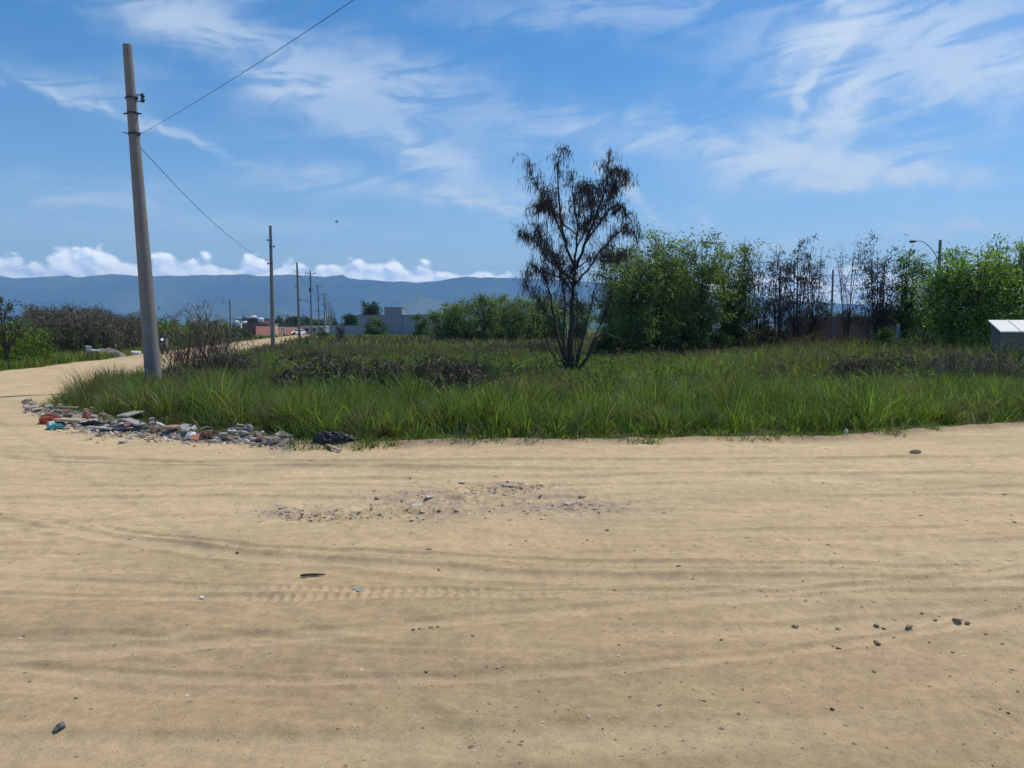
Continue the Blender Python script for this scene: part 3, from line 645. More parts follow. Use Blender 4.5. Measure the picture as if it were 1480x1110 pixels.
g_ = 'green trees in a row across the back of the lot'
GT = [(893,352,47,1.9,'green slim tree just behind the dead pod tree, half hidden by its pods'),(947,328,44,2.2,'tallest feathery green tree, just beside the dead pod tree'),(1012,342,45,2.1,'full feathery green tree in mid row with a broad top, second past the dead tree'),
      (1060,347,46.5,1.7,'green tree ending the feathery row, beside the first leafless brown one'),(985,378,48.5,1.8,'shorter green tree filling the dip between the two tallest feathery crowns'),(915,372,42,1.6,'low bushy green tree close beneath the tallest feathery tree')]
for i, (px, py, d_, rx, lb_) in enumerate(GT):
    P_ = at(px, py, d_); stemmed_tree('feathery_tree', lb_, 'tree', P_, P_[2], rx, TG, (.19, .065), 10500, 6, 150, .14, .45, g_, seed=i*3+1, clump=.26, r0=.06, jag=.6)
BT = [(1098,368,46,1.2,'sparse brown tree with dry pods, first past the feathery green row'),(1128,352,48,1.3,'thin leafless brown tree standing before a distant pole'),(1152,350,45,1.25,'dark brown dry tree with the densest pods of the leafless group'),(1178,358,47,1.0,'dry twiggy tree ending the leafless group, above the brick wall end')]
for i, (px, py, d_, rx, lb_) in enumerate(BT):
    P_ = at(px, py, d_); stemmed_tree('dry_tree', lb_, 'tree', P_, P_[2], rx, [(.10,.075,.065),(.13,.10,.08),(.07,.055,.05),(.16,.13,.09)], (.20, .04), 2300, 6, 90, .18, 1.2, 'leafless brown trees behind the lot', dead=True, seed=i+40, clump=.13, r0=.045)
P_ = at(1228, 345, 43); stemmed_tree('bare_tree', 'thin nearly bare grey tree leaning over the brick wall', 'tree', P_, P_[2], 1.0, PODS, (.12, .04), 500, 3, 60, .35, .8, dead=True, seed=61, clump=.12, r0=.04)
P_ = at(1275, 348, 44); stemmed_tree('pod_tree', 'reddish brown podded tree rising above the brick wall', 'tree', P_, P_[2], 1.7, PODS+[(.06,.09,.03)], (.18, .05), 3600, 6, 110, .25, .9, dead=True, seed=62, clump=.18, r0=.05)
P_ = at(1318, 362, 43); stemmed_tree('green_tree', 'small green tree beneath the curved lamp arm', 'tree', P_, P_[2], 1.25, BG+DG, (.16, .06), 5200, 4, 90, .15, .4, seed=63, clump=.22)
P_ = at(1342, 384, 47); stemmed_tree('dark_tree', 'small dark tree just behind the lamp pole foliage', 'tree', P_, P_[2], .9, DG+PODS, (.16, .06), 3200, 4, 60, .2, .4, seed=64, clump=.2)  # foliage itself dark green and purplish brown
P_ = at(1408, 362, 36); stemmed_tree('spreading_tree', 'broad bright green spreading tree behind the white lidded box', 'tree', P_, P_[2], 2.35, BG, (.17, .075), 20000, 6, 190, .12, .3, seed=65, clump=.3, r0=.09)
P_ = at(1470, 345, 37); stemmed_tree('tall_green_tree', 'taller green tree cut by the photo edge, with a high open branch', 'tree', P_, P_[2], 1.6, BG+TG, (.17, .07), 7500, 4, 90, .2, .3, seed=66, clump=.22, r0=.07)
P_ = at(1530, 360, 38); stemmed_tree('feathery_tree', 'green tree outside the frame past the lidded box', 'tree', P_, P_[2], 1.8, TG, (.17, .06), 5000, 4, 80, .15, .4, seed=67, clump=.25)
# undergrowth below the trees
UB = [(885,452,1.6,DG),(915,462,1.2,DG),(960,458,1.6,DG+TG),(1000,455,1.6,DG),(1040,460,1.5,DG),(1075,448,1.5,DG+BROWN),(1110,455,1.3,BROWN+DG),(1140,468,1.2,BROWN),(1170,470,1.1,BROWN),(1290,462,1.6,DG),(1340,470,1.3,DG),(1395,455,1.6,DG),(1450,460,1.6,DG),(1240,475,1.0,BROWN+TG)]
WH = ['behind the dead pod tree','beneath the tallest feathery tree','beneath the dip in the feathery row','beneath the second feathery tree','beneath the last of the feathery row','between green and leafless trees','below the first leafless brown tree','below the densest podded brown tree','in front of the brick wall end','below the reddish podded tree','beneath the lamp pole','under the spreading green tree','behind the white lidded box','low against the brick wall']
for i, (px, py, rx, pal) in enumerate(UB):
    d_ = (43.5 if px < 1250 else 38.5) + (i % 3)*.8; P_ = at(px, py, d_)
    bush('undergrowth_bush', ('brown dry bush ' if pal[0] == BROWN[0] else 'dark green bush ')+WH[i], 'bush', P_, max(P_[2]*.85, .9), rx*.9, 1.1, pal, 3600, (.15, .055), seed=i, group='undergrowth bushes at the foot of the trees')
for i, px in enumerate((1196, 1214, 1232, 1252)):
    P_ = at(px, 432+i % 2*8, 60+i); bush('distant_bush', ['dark bush past the leafless trees, behind the wall','dark bush in front of the thinnest far pole','dark bush behind the thin bare grey tree','dark bush behind the wall near the podded tree'][i], 'bush', P_, P_[2], 1.7, 1.5, DG, 3000, (.2, .08), seed=80+i, group='dark bushes beyond the brick wall')
# mid distance hedge of separate trees
HT = [(655,436,88),(676,432,92),(700,428,89),(722,427,93),(744,429,87),(765,426,90),(786,430,93),(806,434,88),(640,448,96),(838,436,92)]
HL = ['pale edged green shrub tree with a high first tuft','bushy tree second in the green hedge row','bushy tree in the hedge below the thin aerial','tall crowned tree amid the green hedge row','rounded tree of the hedge row left of the dead tree','green tree just left of the dead pod tree','green tree seen through the low twigs of the dead tree','dark green tree behind the dead tree stems','low tree starting the hedge row, beside the grey building','dark green tree seen past the dead tree trunk']
for i, (px, py, d_) in enumerate(HT):
    P_ = at(px, py, d_); stemmed_tree('hedge_tree', HL[i], 'tree', P_, P_[2], 1.7+.35*(i % 3), TG+DG[:1], (.26, .10), 5200, 6, 90, .04, .1, 'trees forming the green row in mid distance', seed=200+i, clump=.34, r0=.05)
for (px, py, d_, rx, lb_, nm, pal) in ((541, 454, 140, 2.5, 'round dark green bush in front of the grey building', 'round_bush', DG+TG[:2]), (609, 448, 130, 2.3, 'round green bush at the far corner of the grey building', 'round_bush', DG+TG[:2]),
    (466, 480, 118, .9, 'small dark shrub by the far row of poles', 'small_shrub', DG)):
    P_ = at(px, py, d_); bush(nm, lb_, 'bush', P_, P_[2], rx, 2.0, pal, 3400, (.32, .14), seed=int(px))
P_ = at(535, 438, 225); stemmed_tree('umbrella_tree', 'dark flat crowned tree above the grey building roof', 'tree', P_, P_[2], 3.3, DG, (.6, .3), 2600, 2, 60, .55, .1, seed=301, clump=.45, r0=.2)
P_ = at(507, 454, 235); stemmed_tree('dark_round_tree', 'dark rounded tree beyond the pale low wall', 'tree', P_, P_[2], 2.6, DG, (.6, .3), 2400, 2, 50, .3, .1, seed=302, clump=.6, r0=.15)
P_ = at(492, 472, 95); stemmed_tree('withered_shrub', 'small withered brown shrub before the pale low wall', 'shrub', P_, P_[2], .6, BROWN+PODS, (.18, .05), 700, 5, 40, .2, .5, dead=True, seed=303, clump=.12, r0=.03)
P_ = at(630, 452, 60); stemmed_tree('lone_sapling', 'single thin dry sapling standing in the open field', 'sapling', P_, P_[2], .3, BROWN, (.14, .04), 140, 2, 18, .3, .6, dead=True, seed=304, clump=.08, r0=.02)
FT = [(344,462),(350,463),(356,459),(400,462),(406,458),(412,461),(418,456),(424,459),(430,456),(436,461),(442,458),(448,462),(456,463),(463,461),(394,463),(484,464)]
for i, (px, py) in enumerate(FT):
    P_ = at(px, py, 300+i % 4*15); stemmed_tree('distant_tree', 'small dark distant tree '+['left of the brick house','just behind the brick house tanks','above the brick house roof','right of the second pole, lowest one','tall one right of the second pole','third right of the second pole','pointed one between second and third poles','squat one between second and third poles','tallest just left of the third pole','just right of the third pole','left of the fourth pole','behind the fourth pole foot','right of the fourth pole','between the fifth and sixth poles','left of the second pole','right of the far end of the pole row'][i], 'tree', P_, P_[2], 1.5+.5*(i % 3), DG, (.8, .4), 500, 1, 24, .25, .1, 'far trees below the mountains', seed=320+i, clump=.6, r0=.12)
# far tree belt on the plain
mb = MB(); xs = rng.uniform(-1500, 1500, 9000); ys = rng.uniform(450, 1900, 9000); k = fbm(xs*.004, ys*.004, 90, 3) > .5; xs, ys = xs[k], ys[k]
n = len(xs); p = np.stack([xs, ys, rng.uniform(.5, 6, n)], 1); d = unit(rng.normal(0, 1, (n, 3))+np.array([0, 0, .6])); cards(mb, p, d, rng.uniform(4, 9, n), rng.uniform(3, 7, n), pick(n, DG+TG))
o = mb.build('far_woods', M_leaf); tag(o, 'distant belt of woods on the plain', 'woods', kind='stuff')

# left side vegetation
LB = [(-30,452,32,2.0,DG+GREEN,'green leafy bush at the photo edge, in front'),(12,452,33,1.7,DG+GREEN,'green leafy bush under the twiggy sprig'),(38,460,35,1.4,DG+GREEN,'green bush between the twiggy sprig and the dry reeds'),(-70,450,34,2.2,DG+TG,'green bush outside the frame'),
      (165,468,52,1.8,DG+BROWN,'low dark bush behind the rubbish mound'),(188,466,58,1.8,DG+TG,'green bush just left of the leaning pole'),(212,464,62,1.8,DG+BROWN,'dark bush hidden behind the leaning pole'),(238,462,60,2.0,TG+DG,'green cane thicket behind the parked motorbike'),
      (262,461,64,2.2,TG+DG,'green cane thicket right of the motorbike'),(286,462,68,2.2,TG,'green cane thicket behind the arching dry shrub'),(308,463,74,2.2,DG+TG,'green bush past the arching dry shrub'),(328,468,84,2.2,DG+TG,'green bush below the lone thin pole'),(345,471,96,2.4,DG+TG,'green bush before the red brick wall'),(362,474,108,2.4,DG,'low green bush beside the brick compound')]
for i, (px, py, d_, rx, pal, lb_) in enumerate(LB):
    P_ = at(px, py, d_); x0 = min(P_[0], float(Lx(d_))-rx*1.15)
    bush('roadside_bush', lb_, 'bush', (x0, d_, 0), P_[2], rx, 2.0, pal, 5200, (.17*d_/45, .06*d_/45), seed=400+i, group='bushes along the side road', cl=34, up=1.0)
P_ = at(6, 428, 31); stemmed_tree('twiggy_sapling', 'twiggy sapling sticking up at the photo edge over the bushes', 'sapling', P_, P_[2], .75, DG+BROWN, (.12, .06), 900, 4, 40, .45, .2, seed=430, clump=.12, r0=.025)
# dry reeds
def reeds(x, y, h, mb, pal, nl=7):
    n = len(x); blades(mb, x, y, x*0, h, np.full(n, .03), rng.uniform(.02, .22, n), pick(n, pal), 3)
    for k in range(nl):
        u = rng.uniform(.3, 1, n); p = np.stack([x, y, h*u*.95], 1); a = rng.uniform(0, 2*np.pi, n)
        d = unit(np.stack([np.cos(a)*.8, np.sin(a)*.8, rng.uniform(-1, .6, n)], 1)); cards(mb, p, d, rng.uniform(.2, .55, n), rng.uniform(.025, .05, n), pick(n, pal))
mb = MB(); px_ = rng.uniform(38, 205, 10500); d_ = rng.uniform(39, 66, 10500)
xx = np.array([at(a, 500, b)[0] for a, b in zip(px_, d_)]); k = (xx < Lx(d_)-1.0) & ~((np.abs(xx+24.0) < 2.6) & (d_ < 46)); xx, yy, pp = xx[k], d_[k], px_[k]
hh = (1.6 + (30-10*sstep(pp, 140, 170))*yy/1110*.95 + 1.3*(fbm(pp*.16, yy*.25, 3, 3)-.5))*rng.uniform(.5, 1.12, len(xx)); reeds(xx, yy, hh, mb, [(.18,.15,.12),(.13,.105,.085),(.26,.22,.17),(.085,.07,.06),(.12,.14,.07)])
o = mb.build('dry_reeds', M_dry); tag(o, 'dense stand of tall grey brown dry reeds beside the road', 'reeds', kind='stuff')
mb = MB(); xs, ys = scatter(5000, -60, -19, 44, 100, lambda x, y: in_left(x, y) & (x > Lx(y)-11) & (x < Lx(y)-.9)); hh = rng.uniform(1.2, 2.05, len(xs)); reeds(xs, ys, hh, mb, [(.09,.13,.045),(.12,.15,.06),(.06,.085,.035),(.14,.13,.08)], 6)
o = mb.build('green_cane', M_leaf); tag(o, 'thick band of green cane lining the side road', 'cane', kind='stuff')

# tangled dry weeds and arching shrubs in the lot
def tangle(label, px, py, d_, w, h, seed, pal, n=170, leafn=900, name='dry_tangle', group='tangles of dry weeds in the lot', arch=1.0, pale=.5):
    rr = np.random.default_rng(seed); P_ = at(px, py, d_); e = empty(name, (P_[0], d_, 0), label, 'dry weeds', group); tb = MB(); pts = []
    for k in range(n):
        b0 = np.array([rr.uniform(-w, w), rr.uniform(-w*.5, w*.5), 0]); a = rr.uniform(0, 2*np.pi); L_ = rr.uniform(.3, 1.0)*h*arch
        hh = h*rr.uniform(.4, 1.05)*math.sqrt(max(.15, 1-(b0[0]/w)**2*.8)); mid = b0+np.array([math.cos(a)*L_*.35, math.sin(a)*L_*.35, hh*1.25]); end = b0+np.array([math.cos(a)*L_, math.sin(a)*L_, hh*rr.uniform(.1, .95)])
        c = bez(b0, mid, end, 7); r = rr.uniform(.004, .011); tb.tube(c, list(np.linspace(r, r*.4, 7)), 4, c=np.array(pal[rr.integers(len(pal))])*rr.uniform(.8, 1.3), cap=False); pts += list(c[2:])
    tb.build('stem', M_dry, e)
    pts = np.array(pts); q = pts[rr.integers(len(pts), size=leafn)]+rr.normal(0, .04, (leafn, 3)); d = unit(rr.normal(0, .6, (leafn, 3))+np.array([0, 0, -.8]))
    lb = MB(); cards(lb, q, d, rr.uniform(.12, .42, leafn), rr.uniform(.014, .035, leafn), pick(leafn, pal+[(.22,.19,.13)]*int(pale*4))); lb.build('leaves', M_dry, e)
TB = [(.10,.085,.06),(.06,.05,.04),(.16,.135,.095),(.045,.04,.035)]
tangle('dark tangle of dry weeds, leftmost of the clumps behind the front grass', 462, 545, 18.5, .85, 1.0, 1, TB, leafn=3500)
tangle('tangle of dry weeds with pale curled leaves, next to the leftmost clump', 510, 545, 18.0, .75, 1.0, 2, TB+GREEN[:2], leafn=3500)
tangle('tall arching tangle of dry weeds with long bent stalks', 590, 540, 18.5, .9, 1.15, 3, TB, leafn=3400, arch=1.4)
tangle('brown matted tangle of dry weeds closest to the dead pod tree', 655, 545, 19.0, .9, .85, 4, TB+[(.2,.16,.11)], leafn=3300)
tangle('small dark weed tangle on the open field past the long bent stalks', 690, 505, 24, .35, 1.15, 5, TB, n=50, leafn=200)
tangle('low mound of dark dry stalks beside the second pole', 452, 505, 34, 1.1, .8, 6, TB, leafn=700)
tangle('heap of dead brown brush at the far edge of the field', 722, 495, 50, 2.2, .8, 7, BROWN, n=200, leafn=1400, name='brush_heap')
tangle('wide heap of dead brown brush behind the dead tree trunk', 780, 492, 48, 2.2, 1.0, 8, BROWN, n=220, leafn=1400, name='brush_heap')
tangle('dead brush heap below the feathery trees', 985, 492, 42, 3.0, .6, 9, BROWN+DRY, n=220, leafn=1500, name='brush_heap')
tangle('low dry brush between the lot and the leafless trees', 1075, 496, 41, 2.6, .65, 10, BROWN+DRY, n=220, leafn=1400, name='brush_heap')
tangle('dark dry shrub in grass near the brick wall', 1240, 520, 22, .9, 1.05, 11, BROWN, n=160, leafn=1200)
tangle('grey fuzzy dry weeds ahead of the white lidded box', 1400, 520, 21.5, 1.7, 1.15, 12, [(.15,.13,.11),(.10,.09,.08)], n=220, leafn=1200)
tangle('brown dry weeds growing right against the front of the lidded box', 1462, 520, 25, 1.5, 1.2, 18, BROWN+GREEN[:2], n=240, leafn=1800)
tangle('brown dry weeds between the small post and the lidded box', 1310, 515, 24, 1.4, 1.0, 13, BROWN+GREEN[:1], n=200, leafn=1300)
tangle('brownish weed patch before the lot edge near the tall grass end', 1130, 515, 25, 1.3, .65, 14, BROWN+GREEN[:2], n=160, leafn=1200)
tangle('arching dry shrub with drooping pale stalks right of the leaning pole', 292, 520, 25, 1.0, 2.75, 15, [(.19,.15,.115),(.12,.095,.075),(.26,.21,.16)], n=190, leafn=1300, name='arching_shrub', group=None, arch=.55, pale=.3)
tangle('low purplish dry scrub at the foot of the leaning pole', 262, 530, 21.5, .95, .62, 16, [(.08,.065,.06),(.055,.048,.045),(.11,.09,.075)], n=200, leafn=1300)
tangle('dry thorny scrub filling the ground right of the arching shrub', 330, 520, 25, 1.0, 1.0, 17, [(.10,.08,.065),(.07,.055,.05)], n=170, leafn=800)

# ------------------------------------------------------------ utility poles
def pole(label, x, y, h, rb=.20, rt=.105, lean=(0, 0), style='plain', group='concrete poles lining the side road', n=16, lamp=None, name='utility_pole'):
    e = empty(name, (x, y, 0), label, 'utility pole', group); lx, ly = math.tan(R(lean[0])), math.tan(R(lean[1]))
    L_ = lambda z: (lx*z, ly*z, z)
    def rad(z): return rb+(rt-rb)*z/h
    zs = np.linspace(-.3, h, 14); mb = MB(); mb.tube([L_(z) for z in zs], [rad(z) for z in zs], n); mb.build('shaft', M_conc, e, smooth=False)
    def band(z, w=.05):
        m_ = MB(); m_.tube([L_(z-w/2), L_(z+w/2)], [rad(z)+.014]*2, n); return m_
    if style == 'first':
        z = (h*.85); m_ = band(z, .05); x0, r = lx*z, rad(z)
        m_.tube([(x0-r-.05, ly*z, z), (x0-r+.02, ly*z, z)], .018, 6); m_.tube([(x0+r, ly*z, z), (x0+r+.06, ly*z, z)], .02, 6)
        b1 = m_.build('clamp_band', M_steel, e)
        m_ = MB(); m_.tube([(x0+r+.03, ly*z, z-.09), (x0+r+.03, ly*z, z+.09)], .014, 6)
        for s in (-.08, .08): m_.tube([(x0+r+.03, ly*z, z+s), (x0+r+.20, ly*z, z+s)], .014, 6)
        m_.tube([(x0+r+.17, ly*z, z-.11), (x0+r+.17, ly*z, z-.04), (x0+r+.17, ly*z, z), (x0+r+.17, ly*z, z+.04), (x0+r+.17, ly*z, z+.11)], [.035, .06, .03, .06, .035], 8); m_.build('insulator', M_steel, b1)
        z = h*.806; m_ = band(z, .05); x0, r = lx*z, rad(z)
        m_.tube([(x0-r-.10, ly*z, z), (x0+r+.10, ly*z, z)], .022, 6); m_.build('clamp_band', M_steel, e)
        z = 6.55; m_ = band(z, .06); x0, r = lx*z, rad(z)
        m_.tube([(x0-r-.16, ly*z, z+.05), (x0-r+.02, ly*z, z)], .012, 5); m_.tube([(x0+r, ly*z, z), (x0+r+.06, ly*z-.02, z+.02)], .014, 5); m_.build('clamp_band', M_steel, e)
    else:
        for i, fz in enumerate((.885, .835, .70)):
            z = h*fz; m_ = band(z, .06); r = rad(z); s = 1 if i % 2 else -1
            m_.tube([(lx*z+s*(r), ly*z, z), (lx*z+s*(r+.14), ly*z, z)], .03, 6); m_.tube([(lx*z+s*(r+.14), ly*z, z-.08), (lx*z+s*(r+.14), ly*z, z+.08)], .04, 6); m_.build('clamp_band', M_steel, e)
    if style == 'cross':
        z = h*.955; m_ = MB(); m_.box(-.85, .85, -.17, -.09, z-.05, z+.05); ca = m_.build('crossarm', M_conc, e)
        for q in (-.75, -.3, .75): m_ = MB(); m_.tube([(q, -.13, z+.05), (q, -.13, z+.16), (q, -.13, z+.2), (q, -.13, z+.28)], [.025, .07, .04, .06], 6); m_.build('insulator', M_steel, ca)
        m_ = MB(); z = h*.72; m_.box(-.18, -.12, -.5, .1, z-.3, z+.3); m_.tube([(.1, 0, z), (.5, -.1, z+.1)], .03, 5); m_.build('bracket', M_steel, e)
    if lamp:
        z, dx_, rise = lamp; m_ = MB(); pts = [(0, 0, z), (dx_*.35, 0, z+rise*.62), (dx_*.72, 0, z+rise*.98), (dx_, 0, z+rise)]
        m_.tube([tuple(q) for q in poly(pts, 10)], .035, 6); m_.build('lamp_arm', M_steel, e)
        m_ = MB(); s = 1 if dx_ > 0 else -1; m_.tube([(dx_-s*.05, 0, z+rise), (dx_+s*.15, 0, z+rise-.02), (dx_+s*.45, 0, z+rise-.05), (dx_+s*.62, 0, z+rise-.04)], [.05, .11, .13, .05], 8); m_.build('lamp_head', M_steel, e)
    return e
PL = lambda y: -(.218*y+5.2)
P1b = at(222, 562, 20.0)
p1x = at(223, 562, 20)[0]
pole('thick leaning concrete pole standing in the grass at the road corner, nearest of the row', p1x, 20.0, at(175, 66, 20)[2]+.02, .205, .105, (-2.6, 0), 'first', n=28)
PO = [(56,9.0,0,'plain','straight concrete pole standing by the bare sandy strip, second of the row'),(87,9.0,-.9,'plain','third concrete pole of the row, slightly leaning, in front of the white car'),(126,11,0,'cross','tall pole with a short crossarm and small lamp, fourth of the row'),(163,10.9,-1.2,'cross','fifth pole of the row, cluttered with brackets'),
      (200,10.8,0,'cross','sixth pole of the row'),(235,10.8,0,'cross','seventh pole of the row'),(268,10.8,0,'cross','eighth pole of the row'),(300,10.8,0,'cross','ninth pole of the row'),(335,10.8,0,'cross','tenth pole of the row'),(370,10.8,0,'cross','eleventh pole of the row'),(410,10.8,0,'cross','twelfth pole of the row'),(455,10.8,0,'cross','last and smallest pole of the row')]
for i, (y, h, ln, st, lb_) in enumerate(PO):
    pole(lb_, PL(y)+(0, .15, -.15)[i % 3]*(i > 0), y, h, .17, .10, (ln, 0), st, n=12 if i < 3 else 8, lamp=(5.6, -1.6, .7) if i in (2, 4) else None)
for (px, py, d_, lb_, lamp) in ((1359,347,73,'concrete pole with a curved lamp arm behind the spreading tree',(6.8,-2.3,1.9)),(1204,390,110,'thin far pole rising between the leafless and the podded trees',None),(1128,385,104,'thin pole seen through the leafless brown trees',None),
                  (332,433,190,'lone thin far pole over the cane right of the arching shrub',None),(100,438,185,'dark thin pole top just above the dry reeds',None)):
    P_ = at(px, py, d_); h = P_[2]; pole(lb_, P_[0], d_, h, .19, .13, (0, 0), 'plain', group='poles away from the main row', n=10, lamp=(at(px, 378, d_)[2], lamp[1], lamp[2]) if lamp else None)
# wires
def wire(label, a, b, sag, r=.012, n=40):
    a, b = Vector(a), Vector(b); t_ = np.linspace(0, 1, n); pts = [tuple(a.lerp(b, u)-Vector((0, 0, 4*sag*u*(1-u)))) for u in t_]
    mb = MB(); mb.tube(pts, r, 5); o = mb.build('overhead_wire', M_wire); tag(o, label, 'wire', 'overhead wires')
A_ = (at(197, 197, 19.98)); 
wire('dark wire rising from the leaning pole towards the top of the sky', A_, (A_[0]+21.0, A_[1]-23.4, 8.1), .55, .005, 60)
wire('thin wire dipping from the leaning pole to the second pole', at(200, 210, 20.05), (PL(56), 55.85, at(392, 377, 56)[2]), .55, .009, 60)
q1 = at(1359, 376, 73); q2 = at(1204, 398, 110); q3 = at(1128, 404, 104)
wire('upper slack wire from the lamp pole to the thin far pole', q1, q2, .5, .025)
wire('lower slack wire from the lamp pole to the thin far pole', (q1[0], q1[1], q1[2]-.9), (q2[0], q2[1], q2[2]-1.4), .5, .025)
wire('wire between the two thin far poles behind the leafless trees', q2, q3, .2, .025)
for k, (ya, yb) in enumerate(((87, 126), (126, 163), (163, 200), (200, 235))):
    wire(['slack wire between the third and fourth poles of the row','slack wire between the fourth and fifth poles of the row','slack wire between the fifth and sixth poles of the row','slack wire between the sixth and seventh poles of the row'][k], (PL(ya), ya, 8.2), (PL(yb), yb, 8.4), .6, .02)

# ------------------------------------------------------------ walls and buildings
def wallrun(name, label, a, b, h, th=.15, mat=M_brick, group=None, cope=True, cols=3.0, copec=(.25,.24,.23)):
    a, b = Vector(a), Vector(b); L_ = (b-a).length; e = empty(name, (a.x, a.y, 0), label, 'wall', group, math.atan2(b.y-a.y, b.x-a.x))
    mb = MB(); mb.box(0, L_, -th/2, th/2, -.3, h); mb.build('wall_panel', mat, e)
    if cope:
        mb = MB(); mb.box(-.02, L_+.02, -th/2-.03, th/2+.03, h+.003, h+.07, copec); mb.build('coping', M_col, e)
    if cols:
        k = 0.0
        while k <= L_+.01:
            mb = MB(); mb.box(k-.1, k+.1, -th/2-.04, th/2+.04, -.3, h-.01, (.24,.23,.22)); mb.build('pillar', M_col, e); k += cols
    return e
wallrun('brick_wall', 'dark unplastered brick wall beside the leafless trees', at(1138, 458, 49)[:2], at(1258, 458, 49)[:2], at(1200, 459, 49)[2], cols=2.9)
wallrun('brick_wall', 'rough brick wall section below the lamp pole', at(1262, 458, 49.6)[:2], at(1372, 450, 49.6)[:2], at(1340, 450, 49.6)[2], cols=2.6)
wallrun('brick_wall', 'reddish brick wall showing behind the white lidded box', at(1376, 456, 50)[:2], at(1640, 452, 50)[:2], at(1450, 452, 50)[2], cols=2.9)
wallrun('roadside_brick_wall', 'low brown brick wall beside the road, next to its white gate', (float(Lx(135))-.3, 128), (float(Lx(158))-.3, 157.5), 1.95, group='walls by the side road', cols=0)
wallrun('roadside_brick_wall', 'dark brick wall past the white gate, ahead of the white car', (float(Lx(165))-.3, 164.5), (float(Lx(250))-.3, 250), 1.95, group='walls by the side road', cols=0)
e = empty('gate', (float(Lx(158))-.3, 158, 0), 'brown gate between two white posts in the roadside brick wall', 'gate', rz=math.atan2(6, -1.31))
for k in (0, 6.1): mb = MB(); mb.box(k, k+.45, -.2, .2, 0, 2.0, (.75,.74,.72)); mb.build('post', M_col, e)
mb = MB(); [mb.box(.5+i*.28, .5+i*.28+.2, -.03, .03, .1, 1.8, (.12,.07,.05)) for i in range(20)]; mb.box(.5, 6.0, .032, .08, .5, .6, (.12,.07,.05)); mb.build('door_panel', M_col, e)
a_ = at(350, 468, 140); b_ = at(386, 468, 140)
wallrun('red_brick_wall', 'red brick wall behind the cane, below the dark brick house', a_[:2], b_[:2], a_[2], cols=0, mat=brickmat('red_brick', (.30,.12,.08), (.25,.10,.07), (.22,.17,.14)))
def house(name, label, px0, px1, pytop, d, depth, wall, roofc, wins=2, tilt=0, roofh=.12, par=True, group='distant houses', doors=False):
    a, b = at(px0, pytop, d), at(px1, pytop, d); W = b[0]-a[0]; Hh = a[2]-roofh; e = empty(name, (a[0], d, 0), label, 'building', group)
    mb = MB(); mb.box(0, W, 0, depth, -.2, Hh, wall); mb.build('wall', M_col, e)
    mb = MB(); mb.box(-.15, W+.15, -.15, depth+.15, Hh+.003, Hh+roofh, roofc); mb.build('roof', M_col, e)
    for i in range(wins):
        x = W*(i+.6)/(wins+.2); mb = MB(); mb.box(x-.55, x+.55, -.06, -.004, Hh*.38, Hh*.38+1.0, (.5,.5,.48)); f = mb.build('window', M_col, e)
        mb = MB(); mb.box(x-.47, x+.47, -.08, -.062, Hh*.38+.08, Hh*.38+.92); mb.build('pane', M_glass, f)
    return e
house('brick_house', 'dark brown brick house left of the second pole', 357, 376, 460, 152, 6, (.16,.09,.075), (.13,.10,.09), 1)
house('peach_house', 'small peach house peeking beside the second pole', 383, 390, 468, 145, 5, (.55,.36,.27), (.45,.42,.38), 1)
house('low_house', 'low pale house with light roof between the far poles', 437, 470, 471, 215, 6, (.32,.33,.33), (.62,.63,.62), 3, roofh=.3)
house('low_house', 'long terracotta roofed low house above the roadside wall', 394, 428, 473, 230, 6, (.40,.28,.22), (.38,.22,.16), 4, roofh=.35)
house('white_house', 'tiny white house above the cane, left of the dark brick house', 341, 348, 464, 170, 4, (.7,.7,.7), (.6,.58,.55), 1)
# grey building
d_ = 160; a = at(517, 456, d_); b = at(632, 456, d_); e = empty('grey_building', (a[0], d_, 0), 'large plain blue grey building with a raised block', 'building'); W = b[0]-a[0]
gc = (.30,.32,.34)
mb = MB(); mb.box(0, W, 0, 9, -.2, a[2], gc); x0 = (556-517)/(632-517)*W; x1 = (581-517)/(632-517)*W; mb.box(x0, x1, -.25, 6, -.2, at(560, 445, d_)[2], (.27,.29,.31)); mb.build('wall', M_col, e)
mb = MB(); mb.box(-.1, x0-.01, -.12, 9.1, a[2]+.003, a[2]+.14, (.22,.22,.22)); mb.box(x1+.01, W+.1, -.12, 9.1, a[2]+.003, a[2]+.14, (.22,.22,.22)); mb.box(x0-.08, x1+.08, -.35, 6.1, at(560, 445, d_)[2]+.003, at(560, 445, d_)[2]+.14, (.2,.2,.2)); mb.build('roof', M_col, e)
wallrun('pale_wall', 'long pale plastered wall with a brown coping ahead of the grey building', at(476, 470, 148)[:2], at(528, 470, 148)[:2], at(500, 470.5, 148)[2], mat=simple('plaster', (.34,.36,.37), .9, .25, .8), cols=0, copec=(.25,.16,.12))
for i, (px, py, d_) in enumerate(((377, 459, 151), (367, 456, 154), (342, 463, 169), (355, 464, 165))):
    top = at(px, py, d_); e = empty('water_tank', (top[0], d_, 0), ['white water tank on the near corner of the dark brick house','small white water tank on the dark brick house roof','white water tank at the left, over the cane','white water tank beside the dark brick house'][i], 'water tank', 'white water tanks'); zt = top[2]
    mb = MB(); mb.tube([(0, 0, zt-.85), (0, 0, zt-.8), (0, 0, zt-.4), (0, 0, zt-.25), (0, 0, zt)], [.5, .55, .62, .62, .25], 12, c=(.75,.76,.78)); mb.build('tank_body', M_col, e, smooth=False)
    mb = MB(); [mb.box(sx_*.4-.05, sx_*.4+.05, sy_*.4-.05, sy_*.4+.05, -.1, zt-.86, (.3,.3,.3)) for sx_ in (-1, 1) for sy_ in (-1, 1)]; mb.box(-.5, .5, -.5, .5, zt-.9, zt-.855, (.3,.3,.3)); mb.build('stand', M_col, e)

